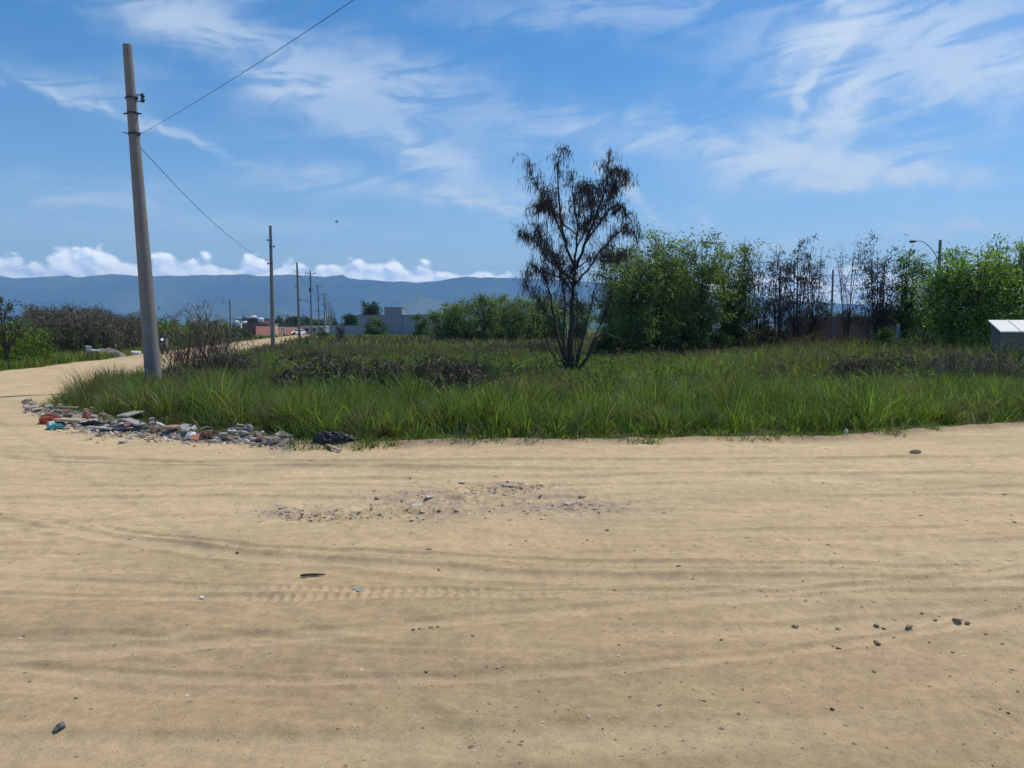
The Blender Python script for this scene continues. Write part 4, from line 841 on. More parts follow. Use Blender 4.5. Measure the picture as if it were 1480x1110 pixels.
# white lidded box at the right
P_ = at(1434, 466, 27.0); bxx = at(1440, 500, 26.6)[0]
e = empty('lidded_box', (bxx, 26.4, 0), 'grey box shelter with a white sloping lid among weeds', 'box shelter', rz=R(-9))
mb = MB(); z0, z1 = 1.50, 1.80
mb.add([(0,0,0),(1.15,0,0),(1.15,.75,0),(0,.75,0),(0,0,z0),(1.15,0,z0),(1.15,.75,z1),(0,.75,z1)], [np.array([(0,1,5,4),(1,2,6,5),(2,3,7,6),(3,0,4,7),(4,5,6,7)])], (.20,.165,.145)); mb.build('body', M_col, e)
mb = MB(); v = []
lz = lambda y: z0+.02+(z1-z0)*(y/.75)
for dzv in (0, .045): v += [(-.06, -.14, lz(-.14)+dzv), (1.22, -.14, lz(-.14)+dzv), (1.22, .85, lz(.85)+dzv), (-.06, .85, lz(.85)+dzv)]
mb.add(v, [np.array([(0,3,2,1),(4,5,6,7),(0,1,5,4),(1,2,6,5),(2,3,7,6),(3,0,4,7)])], (.78,.76,.70))
mb.tube([(.58, -.14, lz(-.14)+.05), (.58, .85, lz(.85)+.05)], .018, 6, (.85,.84,.8)); mb.build('lid', M_col, e)
mb = MB(); mb.box(.95, 1.12, -.02, -.004, .2, 1.2, (.13,.13,.13)); mb.build('hatch', M_col, e)
# little post by the wall
P_ = at(1298, 469, 41); e = empty('marker_post', (P_[0], 41, 0), 'short pale concrete marker post in the weeds before the brick wall', 'post')
mb = MB(); mb.box(-.07, .07, -.07, .07, -.1, P_[2]-.04, (.38,.38,.36)); mb.build('shaft', M_col, e); mb = MB(); mb.add([(-.07,-.07,P_[2]-.037),(.07,-.07,P_[2]-.037),(.07,.07,P_[2]-.037),(-.07,.07,P_[2]-.037),(0,0,P_[2]+.02)], [np.array([(0,3,2,1)]), np.array([(0,1,4),(1,2,4),(2,3,4),(3,0,4)])], (.4,.4,.38)); mb.build('cap', M_col, e)

# ------------------------------------------------------------ car
def car():
    P_ = at(431.5, 484, 185); e = empty('white_car', (P_[0], 185, 0), 'small white car coming down the far end of the side road', 'car', rz=R(-12))
    W = .86; prof = [(-2.0,.35),(-2.05,.7),(-1.9,.9),(-1.1,1.0),(-.45,1.42),(.9,1.46),(1.6,1.0),(2.0,.95),(2.05,.4)]
    mb = MB(); v = []; 
    for s in (-1, 1):
        for (y, z) in prof: v.append((s*W*(.8 if z > 1.2 else 1), y, z))
    n = len(prof); F = [np.array([[i, i+1, n+i+1, n+i] for i in range(n-1)] + [[n-1, 0, n, 2*n-1]]), np.array([list(range(n))[::-1]]), np.array([list(range(n, 2*n))])]
    mb.add(v, F, (.78,.78,.78)); bd = mb.build('body', M_col, e)
    mb = MB(); mb.add([(-.72,-1.06,1.045),(.72,-1.06,1.045),(.62,-.52,1.405),(-.62,-.52,1.405)], np.array([(0,1,2,3)])); mb.build('windscreen', M_glass, e)
    for s in (-1, 1):
        mb = MB(); mb.add([(s*.875,-.9,1.04),(s*.875,1.4,1.04),(s*.72,.85,1.40),(s*.72,-.42,1.38)], np.array([(0,1,2,3)])); mb.build('side_window', M_glass, e)
        mb = MB(); mb.tube([(s*.6,-2.03,.68),(s*.6,-2.09,.68)], .13, 10); mb.build('headlight', M_lamp, e)
        for y in (-1.3, 1.3):
            mb = MB(); mb.tube([(s*.68, y, .31), (s*.88, y, .31)], .31, 14); w_ = mb.build('wheel', M_rubber, e); mb = MB(); mb.tube([(s*.881, y, .31), (s*.9, y, .31)], .18, 10, (.5,.5,.5)); mb.build('rim', M_col, w_)
    mb = MB(); mb.box(-.5, .5, -2.09, -2.055, .42, .58, (.06,.06,.06)); mb.build('grille', M_col, e)
car()
# motorbike, front view
P_ = gp(238, 512); P_ = (at(238, 500, 49)[0], 49)
e = empty('motorbike', (P_[0], P_[1], 0), 'dark motorbike facing the camera just right of the leaning pole', 'motorbike', rz=R(12))
def wheel(y, nm):
    pts = [(0, y+math.cos(a)*.27, .30+math.sin(a)*.27) for a in np.linspace(0, 2*np.pi, 21)]; mb = MB(); mb.tube(pts, .055, 8, cap=False); w_ = mb.build(nm, M_rubber, e)
    mb = MB(); [mb.tube([(0, y, .3), (0, y+math.cos(a)*.24, .3+math.sin(a)*.24)], .012, 4) for a in np.linspace(0, 2*np.pi, 9)[:-1]]; mb.tube([(-.06, y, .3), (.06, y, .3)], .06, 10); mb.build('rim', M_steel, w_)
wheel(-.65, 'wheel'); wheel(.65, 'wheel')
mb = MB(); [mb.tube([(s*.09, -.65, .3), (s*.10, -.45, 1.0)], .025, 8) for s in (-1, 1)]; mb.build('fork', M_steel, e)
mb = MB(); mb.tube([(-.36, -.30, 1.10), (-.2, -.42, 1.06), (0, -.45, 1.04), (.2, -.42, 1.06), (.36, -.30, 1.10)], .016, 8); hbar = mb.build('handlebar', M_steel, e)
for s in (-1, 1):
    mb = MB(); mb.tube([(s*.26, -.38, 1.08), (s*.32, -.40, 1.28)], .008, 6); mb.add([(s*.32+a*.065, -.41, 1.32+b*.04) for a, b in ((-1,-1),(1,-1),(1,1),(-1,1))]+[(s*.32+a*.065, -.38, 1.32+b*.04) for a, b in ((-1,-1),(1,-1),(1,1),(-1,1))], [np.array([(0,1,2,3),(7,6,5,4),(0,4,5,1),(1,5,6,2),(2,6,7,3),(3,7,4,0)])]); mb.build('mirror', M_steel, hbar)
mb = MB(); mb.tube([(0, -.62, .92), (0, -.56, .92), (0, -.45, .92)], [.095, .10, .05], 14); mb.build('headlight_shell', M_steel, e); mb = MB(); mb.tube([(0, -.63, .92), (0, -.622, .92)], .085, 14); mb.build('headlight', M_lamp, e)
mb = MB(); mb.add([(-.16,-.55,1.0),(.16,-.55,1.0),(.12,-.42,1.34),(-.12,-.42,1.34),(-.20,-.42,1.0),(.20,-.42,1.0),(.13,-.36,1.3),(-.13,-.36,1.3)], [np.array([(0,1,2,3),(1,5,6,2),(4,0,3,7)])]); mb.build('windshield', M_glass, e)
mb = MB(); mb.tube([(0,-.42,.85),(0,-.25,.92),(0,.02,.93),(0,.2,.82)], [.10,.17,.16,.10], 12, c=(.03,.03,.05)); mb.build('fuel_tank', M_col, e, smooth=True)
mb = MB(); mb.tube([(0,.15,.80),(0,.4,.82),(0,.8,.86)], [.11,.13,.09], 10); mb.build('seat', M_rubber, e, smooth=True)
mb = MB(); mb.box(-.15, .15, -.25, .2, .3, .68); mb.tube([(.14, -.1, .35), (.17, .5, .33), (.17, .9, .42)], .045, 8); mb.build('engine', M_steel, e)
mb = MB(); mb.tube([(0,-.92,.55),(0,-.8,.62),(0,-.62,.66),(0,-.42,.62)], [.03,.07,.08,.05], 8, c=(.05,.05,.07)); mb.build('mudguard', M_col, e)
mb = MB(); mb.tube([(0,-.4,.95),(0,-.3,.6),(0,-.05,.35),(0,.4,.4),(0,.65,.3)], .03, 6); mb.tube([(0,-.3,.75),(0,.3,.75),(0,.75,.8)], .03, 6); mb.build('frame', M_steel, e)
for s in (-1, 1): mb = MB(); mb.add([(s*.17,-.5,.95),(s*.30,-.42,1.05),(s*.31,-.38,.80),(s*.26,-.35,.45),(s*.16,-.42,.5)], [np.array([(0,1,2,3,4)])], (.55,.56,.58) if s > 0 else (.08,.08,.10)); mb.tube([(s*.17,-.5,.95),(s*.30,-.42,1.05),(s*.31,-.38,.80),(s*.26,-.35,.45)], .014, 5, (.4,.4,.42)); mb.build('fairing', M_col, e)

# bird
P_ = at(487, 321, 60); mb = MB(); e = empty('bird', P_, 'small dark bird flying in the open sky', 'bird')
mb.tube([(-.16,0,0),(-.08,0,.01),(.02,0,.015),(.10,0,.02),(.15,0,.02)], [.012,.035,.04,.025,.008], 8, (.05,.05,.05)); mb.build('body', M_col, e)
for s in (-1, 1): mb = MB(); mb.add([(-.04,0,.03),(.05,0,.03),(.02,s*.16,.10),(-.05,s*.30,.06),(-.08,s*.15,.08)], [np.array([(0,1,2,3,4)])], (.04,.04,.04)); mb.add([(-.04,0,.022),(.05,0,.022),(.02,s*.16,.092),(-.05,s*.30,.052),(-.08,s*.15,.072)], [np.array([(4,3,2,1,0)])], (.04,.04,.04)); mb.build('wing', M_col, e)

# ------------------------------------------------------------ stones, clods, rubble
def rock_mesh(size, seed, flat=.5, sharp=False, col=(.3,.25,.2)):
    rr = np.random.default_rng(seed); import bmesh
    bm = bmesh.new(); bmesh.ops.create_icosphere(bm, subdivisions=2, radius=1); 
    co = np.array([v.co[:] for v in bm.verts]); fa = np.array([[v.index for v in f.verts] for f in bm.faces]); bm.free()
    pl = rr.normal(0, 1, (7, 3)); pl = unit(pl)
    if sharp:
        for q in pl: dd = co @ q; k = dd > .55; co[k] -= np.outer(dd[k]-.55, q)
    nn = 1+.22*(vn(co[:, 0]*1.7+seed, co[:, 1]*1.7+co[:, 2], seed)-.5)*2 + .10*(rr.random(len(co))-.5); co = co*nn[:, None]*np.array(size)*np.array([1, 1, flat])
    return co, fa
def rock(name, label, cat, x, y, sx_, sy_, sz_, col, seed, group=None, rz=0.0, mat=None, z=None, sharp=True, sink=.35):
    co, fa = rock_mesh((sx_, sy_, sz_), seed, 1, sharp); mb = MB(); mb.add(co, [fa], col); o = mb.build(name, mat or M_stone, smooth=not sharp)
    o.location = (x, y, (gh(x, y) if z is None else z)+sz_*(1-sink)); o.rotation_euler = (0, 0, rz); tag(o, label, cat, group); return o
def slab(name, label, cat, x, y, L_, W, T, col, seed, group=None, rz=0, tilt=(0, 0), dz=0.0, mat=None):
    rr = np.random.default_rng(seed); k = rr.integers(5, 8); an = np.sort(rr.uniform(0, 2*np.pi, k)+0); an = np.linspace(0, 2*np.pi, k+1)[:-1]+rr.uniform(-.35, .35, k)
    pts = [(math.cos(a)*L_/2*rr.uniform(.75, 1.1), math.sin(a)*W/2*rr.uniform(.75, 1.1)) for a in an]
    v = [(p[0], p[1], -T/2) for p in pts]+[(p[0]*.94, p[1]*.94, T/2+rr.normal(0, T*.08)) for p in pts]
    F = [np.array([list(range(k))[::-1]]), np.array([list(range(k, 2*k))]), np.array([(i, (i+1) % k, k+(i+1) % k, k+i) for i in range(k)])]
    mb = MB(); mb.add(v, F, col); o = mb.build(name, mat or M_rub); o.location = (x, y, gh(x, y)+T*.35+dz+abs(math.sin(tilt[1]))*L_*.25+abs(math.sin(tilt[0]))*W*.25); o.rotation_euler = (tilt[0], tilt[1], rz)
    return tag(o, label, cat, group)
CL = (.42,.31,.20); DK = (.28,.20,.13)
# clods named by place around the named stones (px, py, width px, colour)
CLOD = [(1150,898,14,CL,'flat brown clod, first of the line of clods reaching the right side of the road'),(1212,900,11,CL,'pale buried clod second in the line of clods'),(1267,898,12,DK,'dark rounded clod beside a smaller one in the line of clods'),(1278,901,7,DK,'small clod touching the dark rounded one'),
 (1314,901,15,CL,'brown tilted clod in the middle of the line of clods'),(1212,925,11,CL,'lumpy crumbling clod below the line of clods'),(1267,924,16,(.16,.12,.08),'oval brown clod lying alone below the line of clods'),(1384,892,15,DK,'long dark clod joined to a rounder one'),(1399,893,12,CL,'round clod at the end of the long dark clod'),
 (1352,891,9,DK,'dark low clod beside a small upright chip'),(1358,887,4,DK,'small dark chip standing upright on the sand'),(1293,912,6,CL,'tiny clod under the tilted clod'),(1378,934,7,CL,'small flat clod in the lower part of the clod field'),(1343,922,6,CL,'small clod right of the oval brown one'),(1425,912,7,CL,'outermost small clod of the clod field'),
 (1203,1014,8,(.06,.05,.045),'nearly black pebble on its own near the frame bottom'),(1043,916,7,DK,'dark clod furthest from the clod line'),(895,928,6,DK,'small dark clod below the dented tread marks'),(904,964,5,DK,'tiny dark clod on smooth sand'),(1074,983,5,DK,'small round dark clod below the centre of the clod field'),
 (953,1012,9,CL,'flat brown stain coloured clod low on the sand'),(760,780,5,DK,'single dark pebble below the broken patch'),(620,795,9,CL,'small brown stick like clod under the broken patch'),(510,787,4,DK,'dark speck of stone left of the broken patch'),(545,717,9,DK,'dark clod at the left of the broken patch'),(778,706,8,DK,'dark clod at the right of the broken patch'),
 (110,1004,8,CL,'flat brown clod near the dark grey stone'),(43,975,6,DK,'small clod at the lower left of the road'),(35,914,6,DK,'small clod at the left above the scrapes'),(132,757,5,DK,'tiny dark clod on the pale upper left sand'),(1325,657,20,(.34,.26,.18),'flat brown piece of bark lying by the grass on the right')]
for i, (px, py, w_, c, lb_) in enumerate(CLOD):
    x, y = gp(px, py); s = w_/FP*y*.5
    rock('clod', lb_, 'clod', x, y, s, s*.75, s*.42, c, 900+i, 'loose clods on the dirt road', rz=random.uniform(-.4, .4))
x, y = gp(519, 848); slab('flat_stone', 'flat blue grey stone on the sand below the stick', 'stone', x, y, .078, .062, .016, (.30,.32,.335), 31, None, -.2, (.10, 0))
x, y = gp(86, 1048); rock('grey_stone', 'dark grey angular stone half buried at the lower left', 'stone', x, y, .032, .028, .016, (.17,.155,.15), 35, rz=.3)
x, y = gp(292, 858); mb = MB(); mb.add([(-.018,-.005,0),(.0,-.012,.004),(.02,.004,.012),(.006,.012,.006),(-.01,.01,.014)], [np.array([(0,1,2,3,4)])], (.75,.72,.68)); o = mb.build('paper_scrap', M_col, loc=(x, y, gh(x, y)+.004)); tag(o, 'tiny scrap of white paper on the sand', 'litter')
x0, y0 = gp(434, 833); x1, y1 = gp(470, 831.5); e = MB(); z = gh(x0, y0)+.012
pts = [(x0+(x1-x0)*t_, y0+(y1-y0)*t_+.004*math.sin(t_*7), z+.004*math.sin(t_*3)) for t_ in np.linspace(0, 1, 8)]; e.tube(pts, [.006,.010,.009,.008,.009,.007,.006,.004], 6, (.07,.055,.045)); o = e.build('stick', M_rub); tag(o, 'thin dark stick lying on the sand above the flat stone', 'stick')
x, y = gp(617, 904)
for k in range(5):
    x, y = gp((597, 606, 612, 623, 633)[k], (905, 903.5, 906, 904, 902.5)[k]); rock('clod', ['first crumb from the left in the short dark row of crumbs','second crumb from the left in the short dark row','middle crumb of the short dark row of crumbs','fourth crumb from the left in the short dark row','last crumb on the right of the short dark row'][k], 'clod', x, y, (.016,.009,.013,.018,.010)[k], .010, .007, DK, 950+k, 'row of dark crumbs on the sand')
# broken slabs of the eroded patch
SL = [(583,708,13),(625,706,11),(605,728,16),(622,718,12),(640,725,6),(632,702,8),(668,695,10),(686,712,8),(735,698,17),(720,701,9),(708,699,8),(752,695,9),(778,738,9),(795,732,10),(823,728,12),(838,725,9),(841,717,10),(855,722,8),(862,738,8),(818,738,9),(468,745,18),(478,742,11),(428,735,16),(408,731,10),(415,738,10),(402,727,9),(440,741,8),
      (590,716,8),(598,722,7),(612,741,9),(577,729,7),(660,705,7),(650,715,6),(672,701,7),(700,706,7),(790,745,7),(806,726,6),(830,740,7),(848,733,6),(870,730,7),(563,735,7)]
for i, (px, py, w_) in enumerate(SL):
    x, y = gp(px, py); s = w_/FP*y
    reg = ('beside the smaller left hollow' if px < 450 else 'near the wide flat grey slab' if px < 500 else 'on the upper right rim beside the long pale slab' if 695 < px < 765 else 'at the right end of the broken patch, '+('upper row' if py < 729 else 'lower row') if px > 765 else
        'around the palest bright slab' if py > 712 and px < 625 else 'by the rounded grey slab at the upper left' if px < 620 else 'in the upper middle of the broken patch' if py < 710 else 'in the hollow at the middle of the broken patch'); reg = ('thin ' if w_ < 8 else 'mid sized ' if w_ < 11 else 'broad ')+'pale slab fragment '+reg
    lb_ = {605: 'palest bright flat slab in the broken patch of road', 468: 'wide flat grey slab lying left of the broken patch', 478: 'thick pale slab leaning on the wide grey slab', 735: 'long pale slab on the upper rim of the broken patch', 583: 'rounded grey slab at the upper left of the broken patch'}.get(px, reg)
    slab('slab_fragment', lb_, 'slab', x, y, s*1.35, s*1.15, .006 if w_ < 10 else .010, random.choice([(.50,.41,.28),(.56,.47,.34),(.44,.36,.26),(.40,.33,.25)]) if px != 605 else (.66,.60,.48), 700+i, 'broken slab fragments in the road', random.uniform(-.5, .5), (random.uniform(.04, .20), random.uniform(-.08, .08)), dz=-.002)
# pebbles as one scatter
mb = MB(); N_ = 16000; yy = 2.4*np.exp(rng.uniform(0, 1.5, N_)); xx = rng.uniform(-1, 1, N_)*(yy*.72+.4); keep = (yy < edge(xx)-.3)
wgt = .20 + 1.3*np.exp(-((xx-2.2)/1.6)**2-((yy-4.2)/.9)**2) + .8*np.exp(-((xx-.3)/.9)**2-((yy-3.1)/.5)**2) + .25*np.exp(-((xx-1.2)/1.2)**2-((yy-3.3)/.6)**2)
for (cx, cy, rx, ry) in PATCH: wgt = wgt + .9*np.exp(-((xx-cx)/rx/1.1)**2-((yy-cy)/ry/1.1)**2)
keep &= rng.random(N_) < wgt; xx, yy = xx[keep], yy[keep]
for (cx, cy, rx, ry) in PATCH:
    xx = np.concatenate([xx, cx+rng.normal(0, rx*.7, 620)]); yy = np.concatenate([yy, cy+rng.normal(0, ry*.6, 620)])
px_ = rng.uniform(30, 450, 1500); 
ex = np.interp(px_, [p[0] for p in EDGE_PX], [p[1] for p in EDGE_PX]); gg = np.array([gp(a, b) for a, b in zip(px_, ex+rng.normal(14, 9, len(px_)))]); xx = np.concatenate([xx, gg[:, 0]]); yy = np.concatenate([yy, gg[:, 1]])
zz = hgt(xx, yy); base_c, base_f = rock_mesh((1, 1, 1), 5, 1, True)
import bmesh
bm = bmesh.new(); bmesh.ops.create_icosphere(bm, subdivisions=1, radius=1); bc = np.array([v.co[:] for v in bm.verts]); bf = np.array([[v.index for v in f.verts] for f in bm.faces]); bm.free()
n = len(xx); s = rng.lognormal(-6.15, .65, n).clip(.001, .010)*np.where(yy > 5, 1.6, 1.0); jit = 1+rng.normal(0, .2, (n, len(bc), 3)); an = rng.uniform(0, 6.28, n)
v = bc[None]*jit*s[:, None, None]*np.array([1.4, .95, .36]); cx_, sx_ = np.cos(an)[:, None], np.sin(an)[:, None]; v = np.stack([v[..., 0]*cx_-v[..., 1]*sx_, v[..., 0]*sx_+v[..., 1]*cx_, v[..., 2]], -1)
v += np.stack([xx, yy, zz+s*.06], -1)[:, None]; pc = pick(n, [(.32,.235,.155),(.20,.15,.10),(.42,.32,.20),(.58,.48,.34),(.33,.20,.13)], [5, 1.5, 5, 3.5, 1])
mb.add(v.reshape(-1, 3), [((np.arange(n)*len(bc))[:, None, None]+bf[None]).reshape(-1, 3)], np.repeat(pc, len(bc), axis=0)); o = mb.build('pebbles', M_stone); tag(o, 'loose grit and pebbles scattered over the dirt', 'pebbles', kind='stuff')

# rubble along the grass edge
px_ = rng.uniform(36, 425, 5200); ex = np.interp(px_, [p[0] for p in EDGE_PX], [p[1] for p in EDGE_PX]); gg = np.array([gp(a, b) for a, b in zip(px_, ex+np.abs(rng.normal(0, 9, len(px_)))*np.interp(px_, [36, 150, 260, 425], [1.0, 1.3, .9, .45])-1)])
n = len(px_); xx, yy = gg[:, 0], gg[:, 1]; zz = hgt(xx, yy); s = rng.lognormal(-4.1, .5, n).clip(.006, .05); an = rng.uniform(0, 6.28, n); cu = np.array([(-1,-1,-1),(1,-1,-1),(1,1,-1),(-1,1,-1),(-1,-1,1),(1,-1,1),(1,1,1),(-1,1,1)], float)
v = cu[None]*(1+rng.uniform(-.35, .35, (n, 8, 3)))*np.stack([s, s*rng.uniform(.4, .9, n), s*rng.uniform(.12, .35, n)], 1)[:, None]; ti_ = rng.normal(0, .3, (n, 1)); v[..., 2] += v[..., 0]*ti_
ca_, sa_ = np.cos(an)[:, None], np.sin(an)[:, None]; v = np.stack([v[..., 0]*ca_-v[..., 1]*sa_, v[..., 0]*sa_+v[..., 1]*ca_, v[..., 2]], -1)+np.stack([xx, yy, zz+s*.25], -1)[:, None]
fc = np.array([(0,3,2,1),(4,5,6,7),(0,1,5,4),(1,2,6,5),(2,3,7,6),(3,0,4,7)]); mb = MB()
mb.add(v.reshape(-1, 3), ((np.arange(n)*8)[:, None, None]+fc[None]).reshape(-1, 4), np.repeat(pick(n, [(.38,.33,.27),(.50,.45,.38),(.28,.24,.20),(.60,.57,.52),(.42,.22,.15),(.33,.26,.19)], [4, 3, 3, 1.5, .8, 4]), 8, axis=0)); o = mb.build('rubble_chips', M_stone); tag(o, 'fine pale rubble chips strewn between the larger pieces', 'rubble', kind='stuff')
RC = [(.36,.33,.30),(.30,.27,.24),(.45,.42,.37),(.25,.22,.20),(.40,.33,.26),(.52,.50,.46)]
gR = 'rubble fragments strewn along the grass edge'
for i in range(170):
    px = random.uniform(38, 418); ee = np.interp(px, [p[0] for p in EDGE_PX], [p[1] for p in EDGE_PX]); py = ee + random.gauss(9 if px < 260 else 6, 5) - (3 if px < 240 else 0)
    if py < ee-4: py = ee+3
    x, y = gp(px, min(py, ee+26)); s = random.choice([.06,.09,.12,.15,.20,.28])*random.uniform(.7, 1.3)*(1 if py < ee+14 else .6); c = random.choice(RC)
    if random.random() < .07: c = (.42,.17,.11)
    red = c[0] == .42; lm = [(52,'the left tip of the strip'),(73,'the crushed red plastic'),(100,'the tan board'),(125,'the terracotta stub'),(147,'the small dark bag'),(168,'the dark glossy sheet'),(190,'the long grey sheet'),(220,'the curved grey sheet'),(250,'the reddish propped slab'),(277,'the white block'),(306,'the brown rag'),(335,'the narrow white strip'),(359,'the rounded grey stone'),(380,'the stretch past the grey stone'),(398,'the orange lump'),(415,'the right end of the strip')]
    lmk = min(lm, key=lambda q: abs(q[0]-px)); side = 'by' if abs(lmk[0]-px) < 5 else 'left of' if px < lmk[0] else 'right of'; row = 'on its grass side' if py < ee+6 else 'on its road side' if py > ee+15 else 'level with it'
    sz = 'tiny' if s < .085 else 'small' if s < .14 else 'medium' if s < .2 else 'large'; cn = 'reddish' if red else {.36:'brown grey',.30:'dark grey',.45:'light grey',.25:'charcoal grey',.40:'tan',.52:'whitish'}[c[0]]
    slab('rubble_piece', f'{sz} {cn} rubble {side} {lmk[1]}, {row}', 'rubble', x, y, s, s*random.uniform(.4, .8), random.uniform(.012, .035), c, 2000+i, gR, random.uniform(0, 3.1), (random.gauss(0, .25), random.gauss(0, .2)), dz=max(0, random.gauss(.02, .04)))
def plank(name, label, cat, px0, py0, px1, py1, w_, th, col, dz=.05):
    x0, y0 = gp(px0, py0); x1, y1 = gp(px1, py1); L_ = math.hypot(x1-x0, y1-y0); mb = MB(); v = []
    mb.box(-L_/2, L_/2, -w_/2, w_/2, -th/2, th/2, col); o = mb.build(name, M_rub); bv = o.modifiers.new('b', 'BEVEL'); bv.width = th*.2
    o.location = ((x0+x1)/2, (y0+y1)/2, gh((x0+x1)/2, (y0+y1)/2)+dz+th/2); o.rotation_euler = (0, random.uniform(-.06, .06), math.atan2(y1-y0, x1-x0)); tag(o, label, cat); return o
plank('board', 'tan flat board lying on the rubble at its left end', 'board', 82, 612, 120, 612, .22, .05, (.46,.37,.27), .05)
plank('lath', 'thin pale lath slanting out of the rubble towards the grass', 'lath', 84, 598, 112, 606, .04, .03, (.42,.38,.32), .12)
plank('broken_sheet', 'long grey broken sheet propped against the grass edge', 'sheet', 176, 612, 202, 607, .20, .025, (.36,.34,.30), .14)
plank('curved_sheet', 'pale grey sheet piece folded over the rubble middle', 'sheet', 180, 611, 204, 620, .16, .03, (.40,.37,.34), .08)
plank('strip', 'pale long strip lying flat across the rubble centre', 'strip', 128, 619, 162, 622, .07, .03, (.48,.45,.40), .04)
plank('strip', 'white narrow strip right of the white block', 'strip', 330, 626, 345, 629, .05, .03, (.66,.65,.62), .04)
plank('red_slab', 'reddish slab propped at an angle left of the white block', 'slab', 240, 626, 258, 622, .20, .035, (.40,.24,.18), .06)
def crumple(name, label, cat, px, py, sx_, sy_, sz_, col, seed, mat=None, amp=.5, rz=0):
    x, y = gp(px, py); co, fa = rock_mesh((1, 1, 1), seed, 1, False); rr = np.random.default_rng(seed)
    import bmesh
    bm = bmesh.new(); bmesh.ops.create_icosphere(bm, subdivisions=4, radius=1); co = np.array([v.co[:] for v in bm.verts]); fa = np.array([[v.index for v in f.verts] for f in bm.faces]); bm.free()
    rd = 1+amp*(np.abs(fbm(co[:, 0]*2.3+seed, co[:, 1]*2.3+co[:, 2]*1.7, seed, 4)-.5)*2-.25); co = co*rd[:, None]*np.array([sx_, sy_, sz_]); co[:, 2] = np.maximum(co[:, 2], -sz_*.35)
    mb = MB(); mb.add(co, [fa], col); o = mb.build(name, mat or M_col, smooth=False); o.location = (x, y, gh(x, y)+sz_*.33); o.rotation_euler = (0, 0, rz); return tag(o, label, cat)
crumple('red_plastic', 'crushed red plastic heap at the left end of the rubble', 'litter', 73, 612, .17, .12, .13, (.42,.10,.06), 3, amp=1.0)
crumple('white_wad', 'white wad tucked beside the crushed red plastic', 'litter', 74, 614, .055, .05, .06, (.7,.68,.65), 4)
crumple('turquoise_rag', 'turquoise rag lying below the crushed red plastic', 'rag', 80, 618, .14, .10, .06, (.10,.34,.33), 5, amp=1.1)
crumple('brick_stub', 'upright rounded terracotta brick stub on the rubble', 'brick', 125, 609, .07, .06, .16, (.38,.15,.10), 6, amp=.25)
crumple('dark_bag', 'small dark plastic bag next to the terracotta stub', 'bag', 136, 613, .20, .10, .07, (1, 1, 1), 7, M_bag, .9)
crumple('dark_sheet', 'dark glossy crumpled sheet in the middle of the rubble', 'litter', 168, 621, .26, .12, .05, (1, 1, 1), 8, simple('grey_plastic', (.06,.06,.07), .35, .3, 10, bmp=.6, bd=.02), .9)
crumple('grey_boulder', 'rounded grey stone standing proud right of the white block', 'stone', 359, 624, .09, .08, .12, (.30,.29,.27), 9, M_stone, .3)
crumple('white_block', 'bright white plaster block standing in the rubble', 'block', 277, 631, .10, .07, .10, (.80,.80,.78), 10, amp=.3)
crumple('brown_rag', 'brown crumpled rag right of the white block', 'rag', 306, 630, .16, .08, .06, (.25,.13,.08), 11, amp=1.0)
crumple('orange_chip', 'pale orange lump near the right end of the rubble', 'rubble', 398, 636, .07, .05, .04, (.62,.42,.26), 12)
# black bag with stick
def blackbag():
    a, b = gp(449, 642), gp(517, 641); L_ = b[0]-a[0]; bm = bmesh.new(); bmesh.ops.create_icosphere(bm, subdivisions=5, radius=1); co = np.array([v.co[:] for v in bm.verts]); fa = np.array([[v.index for v in f.verts] for f in bm.faces]); bm.free()
    tx = (co[:, 0]+1)/2; ridge_ = np.abs(fbm(co[:, 0]*4+co[:, 1]*1.2, co[:, 1]*3+co[:, 2]*3, 3, 5)-.5)*2
    rd = .72+.75*ridge_; co[:, 1] *= rd; co[:, 2] *= rd*(1.15-.75*tx); co[:, 1] *= 1-.35*tx; co = co*np.array([L_/2, .16, .13]); co[:, 2] = np.maximum(co[:, 2], -.035)
    mb = MB(); mb.add(co, [fa]); o = mb.build('black_bag', M_bag, smooth=True); o.location = ((a[0]+b[0])/2, a[1]+.12, gh(a[0], a[1])+.06); tag(o, 'long crumpled black plastic bag at the grass edge', 'bag')
blackbag()
plank('wood_stick', 'pale broken stick leaning on the black plastic bag', 'stick', 472, 642, 492, 650, .045, .03, (.45,.36,.27), .03)
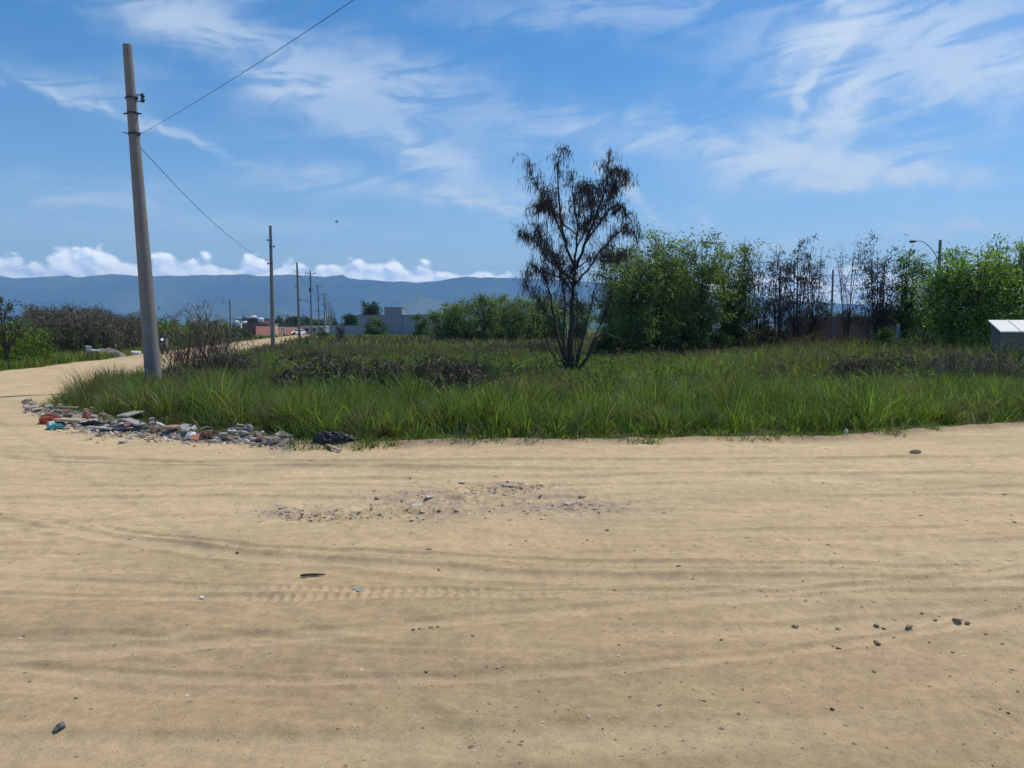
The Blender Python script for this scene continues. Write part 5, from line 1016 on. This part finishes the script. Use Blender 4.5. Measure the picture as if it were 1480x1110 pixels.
# left mound
bx_, by_ = at(150, 505, 44)[0], 44
mb = MB(); u = np.linspace(-1, 1, 40); UX, UY = np.meshgrid(u, u); hz_ = np.clip(1-UX**2-UY**2, 0, 1)**.8*(.30+.35*fbm(UX*4, UY*4, 5, 4)); idm = np.arange(1600).reshape(40, 40)
mb.add(np.stack([UX.ravel()*1.25, UY.ravel()*1.1, hz_.ravel()-.03], 1), np.stack([idm[:-1, :-1], idm[:-1, 1:], idm[1:, 1:], idm[1:, :-1]], -1).reshape(-1, 4), (.19,.155,.13)); o = mb.build('earth_mound', M_rub, smooth=True, loc=(bx_, by_, 0)); tag(o, 'low brown mound of dumped earth beyond the road, below the reeds', 'mound')
def at_obj(px, py, d_): p = at(px, py, d_); return p
P_ = at(127, 505, 44.2); e = empty('white_bucket', (P_[0], 44.2, P_[2]-.12), 'white broken bucket standing on the dumped earth mound', 'bucket'); e.rotation_euler = (0, R(8), 0)
mb = MB(); mb.tube([(0,0,0),(0,0,.30)], [.12,.16], 14, (.8,.8,.8), cap=False); mb.tube([(0,0,0),(0,0,.006)], .12, 14, (.7,.7,.7)); mb.build('shell', M_col, e); mb = MB(); mb.tube([(math.cos(a)*.165, math.sin(a)*.165, .30) for a in np.linspace(0, 6.283, 15)], .012, 5, (.8,.8,.8), cap=False); mb.build('rim', M_col, e)
for i, (px, py, s, c, lb_) in enumerate(((136,507,.22,(.6,.6,.58),'pale torn bag right of the white bucket'),(142,508,.16,(.62,.62,.6),'small white lump on the mound top'),(93,513,.28,(.5,.48,.44),'pale rubble lump left of the earth mound'),(198,510,.4,(.55,.53,.5),'pale flat debris beside the leaning pole'),(133,519,.5,(.5,.47,.42),'pale slab at the road side of the mound'))):
    P_ = at(px, py, 43.3); o = slab('debris_lump', lb_, 'debris', P_[0], 43.3, s*2, s*1.2, .12, c, 3000+i, 'pale debris around the mound', 0, (.2, .1)); o.location.z = max(.05, P_[2])
# litter at the grass edge, right
for i, (px, py, lb_) in enumerate(((1221,628,'white scrap of paper by the grass, leftmost of the three scraps'),(1253,617,'small white scrap between the two others by the grass'),(1297,606,'white crumpled scrap higher in the grass edge'),(832,630,'tiny pale scrap under the grass near the dead tree'))):
    x, y = gp(px, py); mb = MB(); mb.add([(-.03,-.005,0),(.02,-.02,.01),(.03,.01,.05),(.0,.012,.08),(-.02,.01,.06)], [np.array([(0,1,2,3,4)])], (.65,.65,.62)); o = mb.build('paper_scrap', M_col, loc=(x, y-.05, gh(x, y)+.015)); tag(o, lb_, 'litter', 'paper scraps at the grass edge')
print('objects', len(bpy.data.objects))
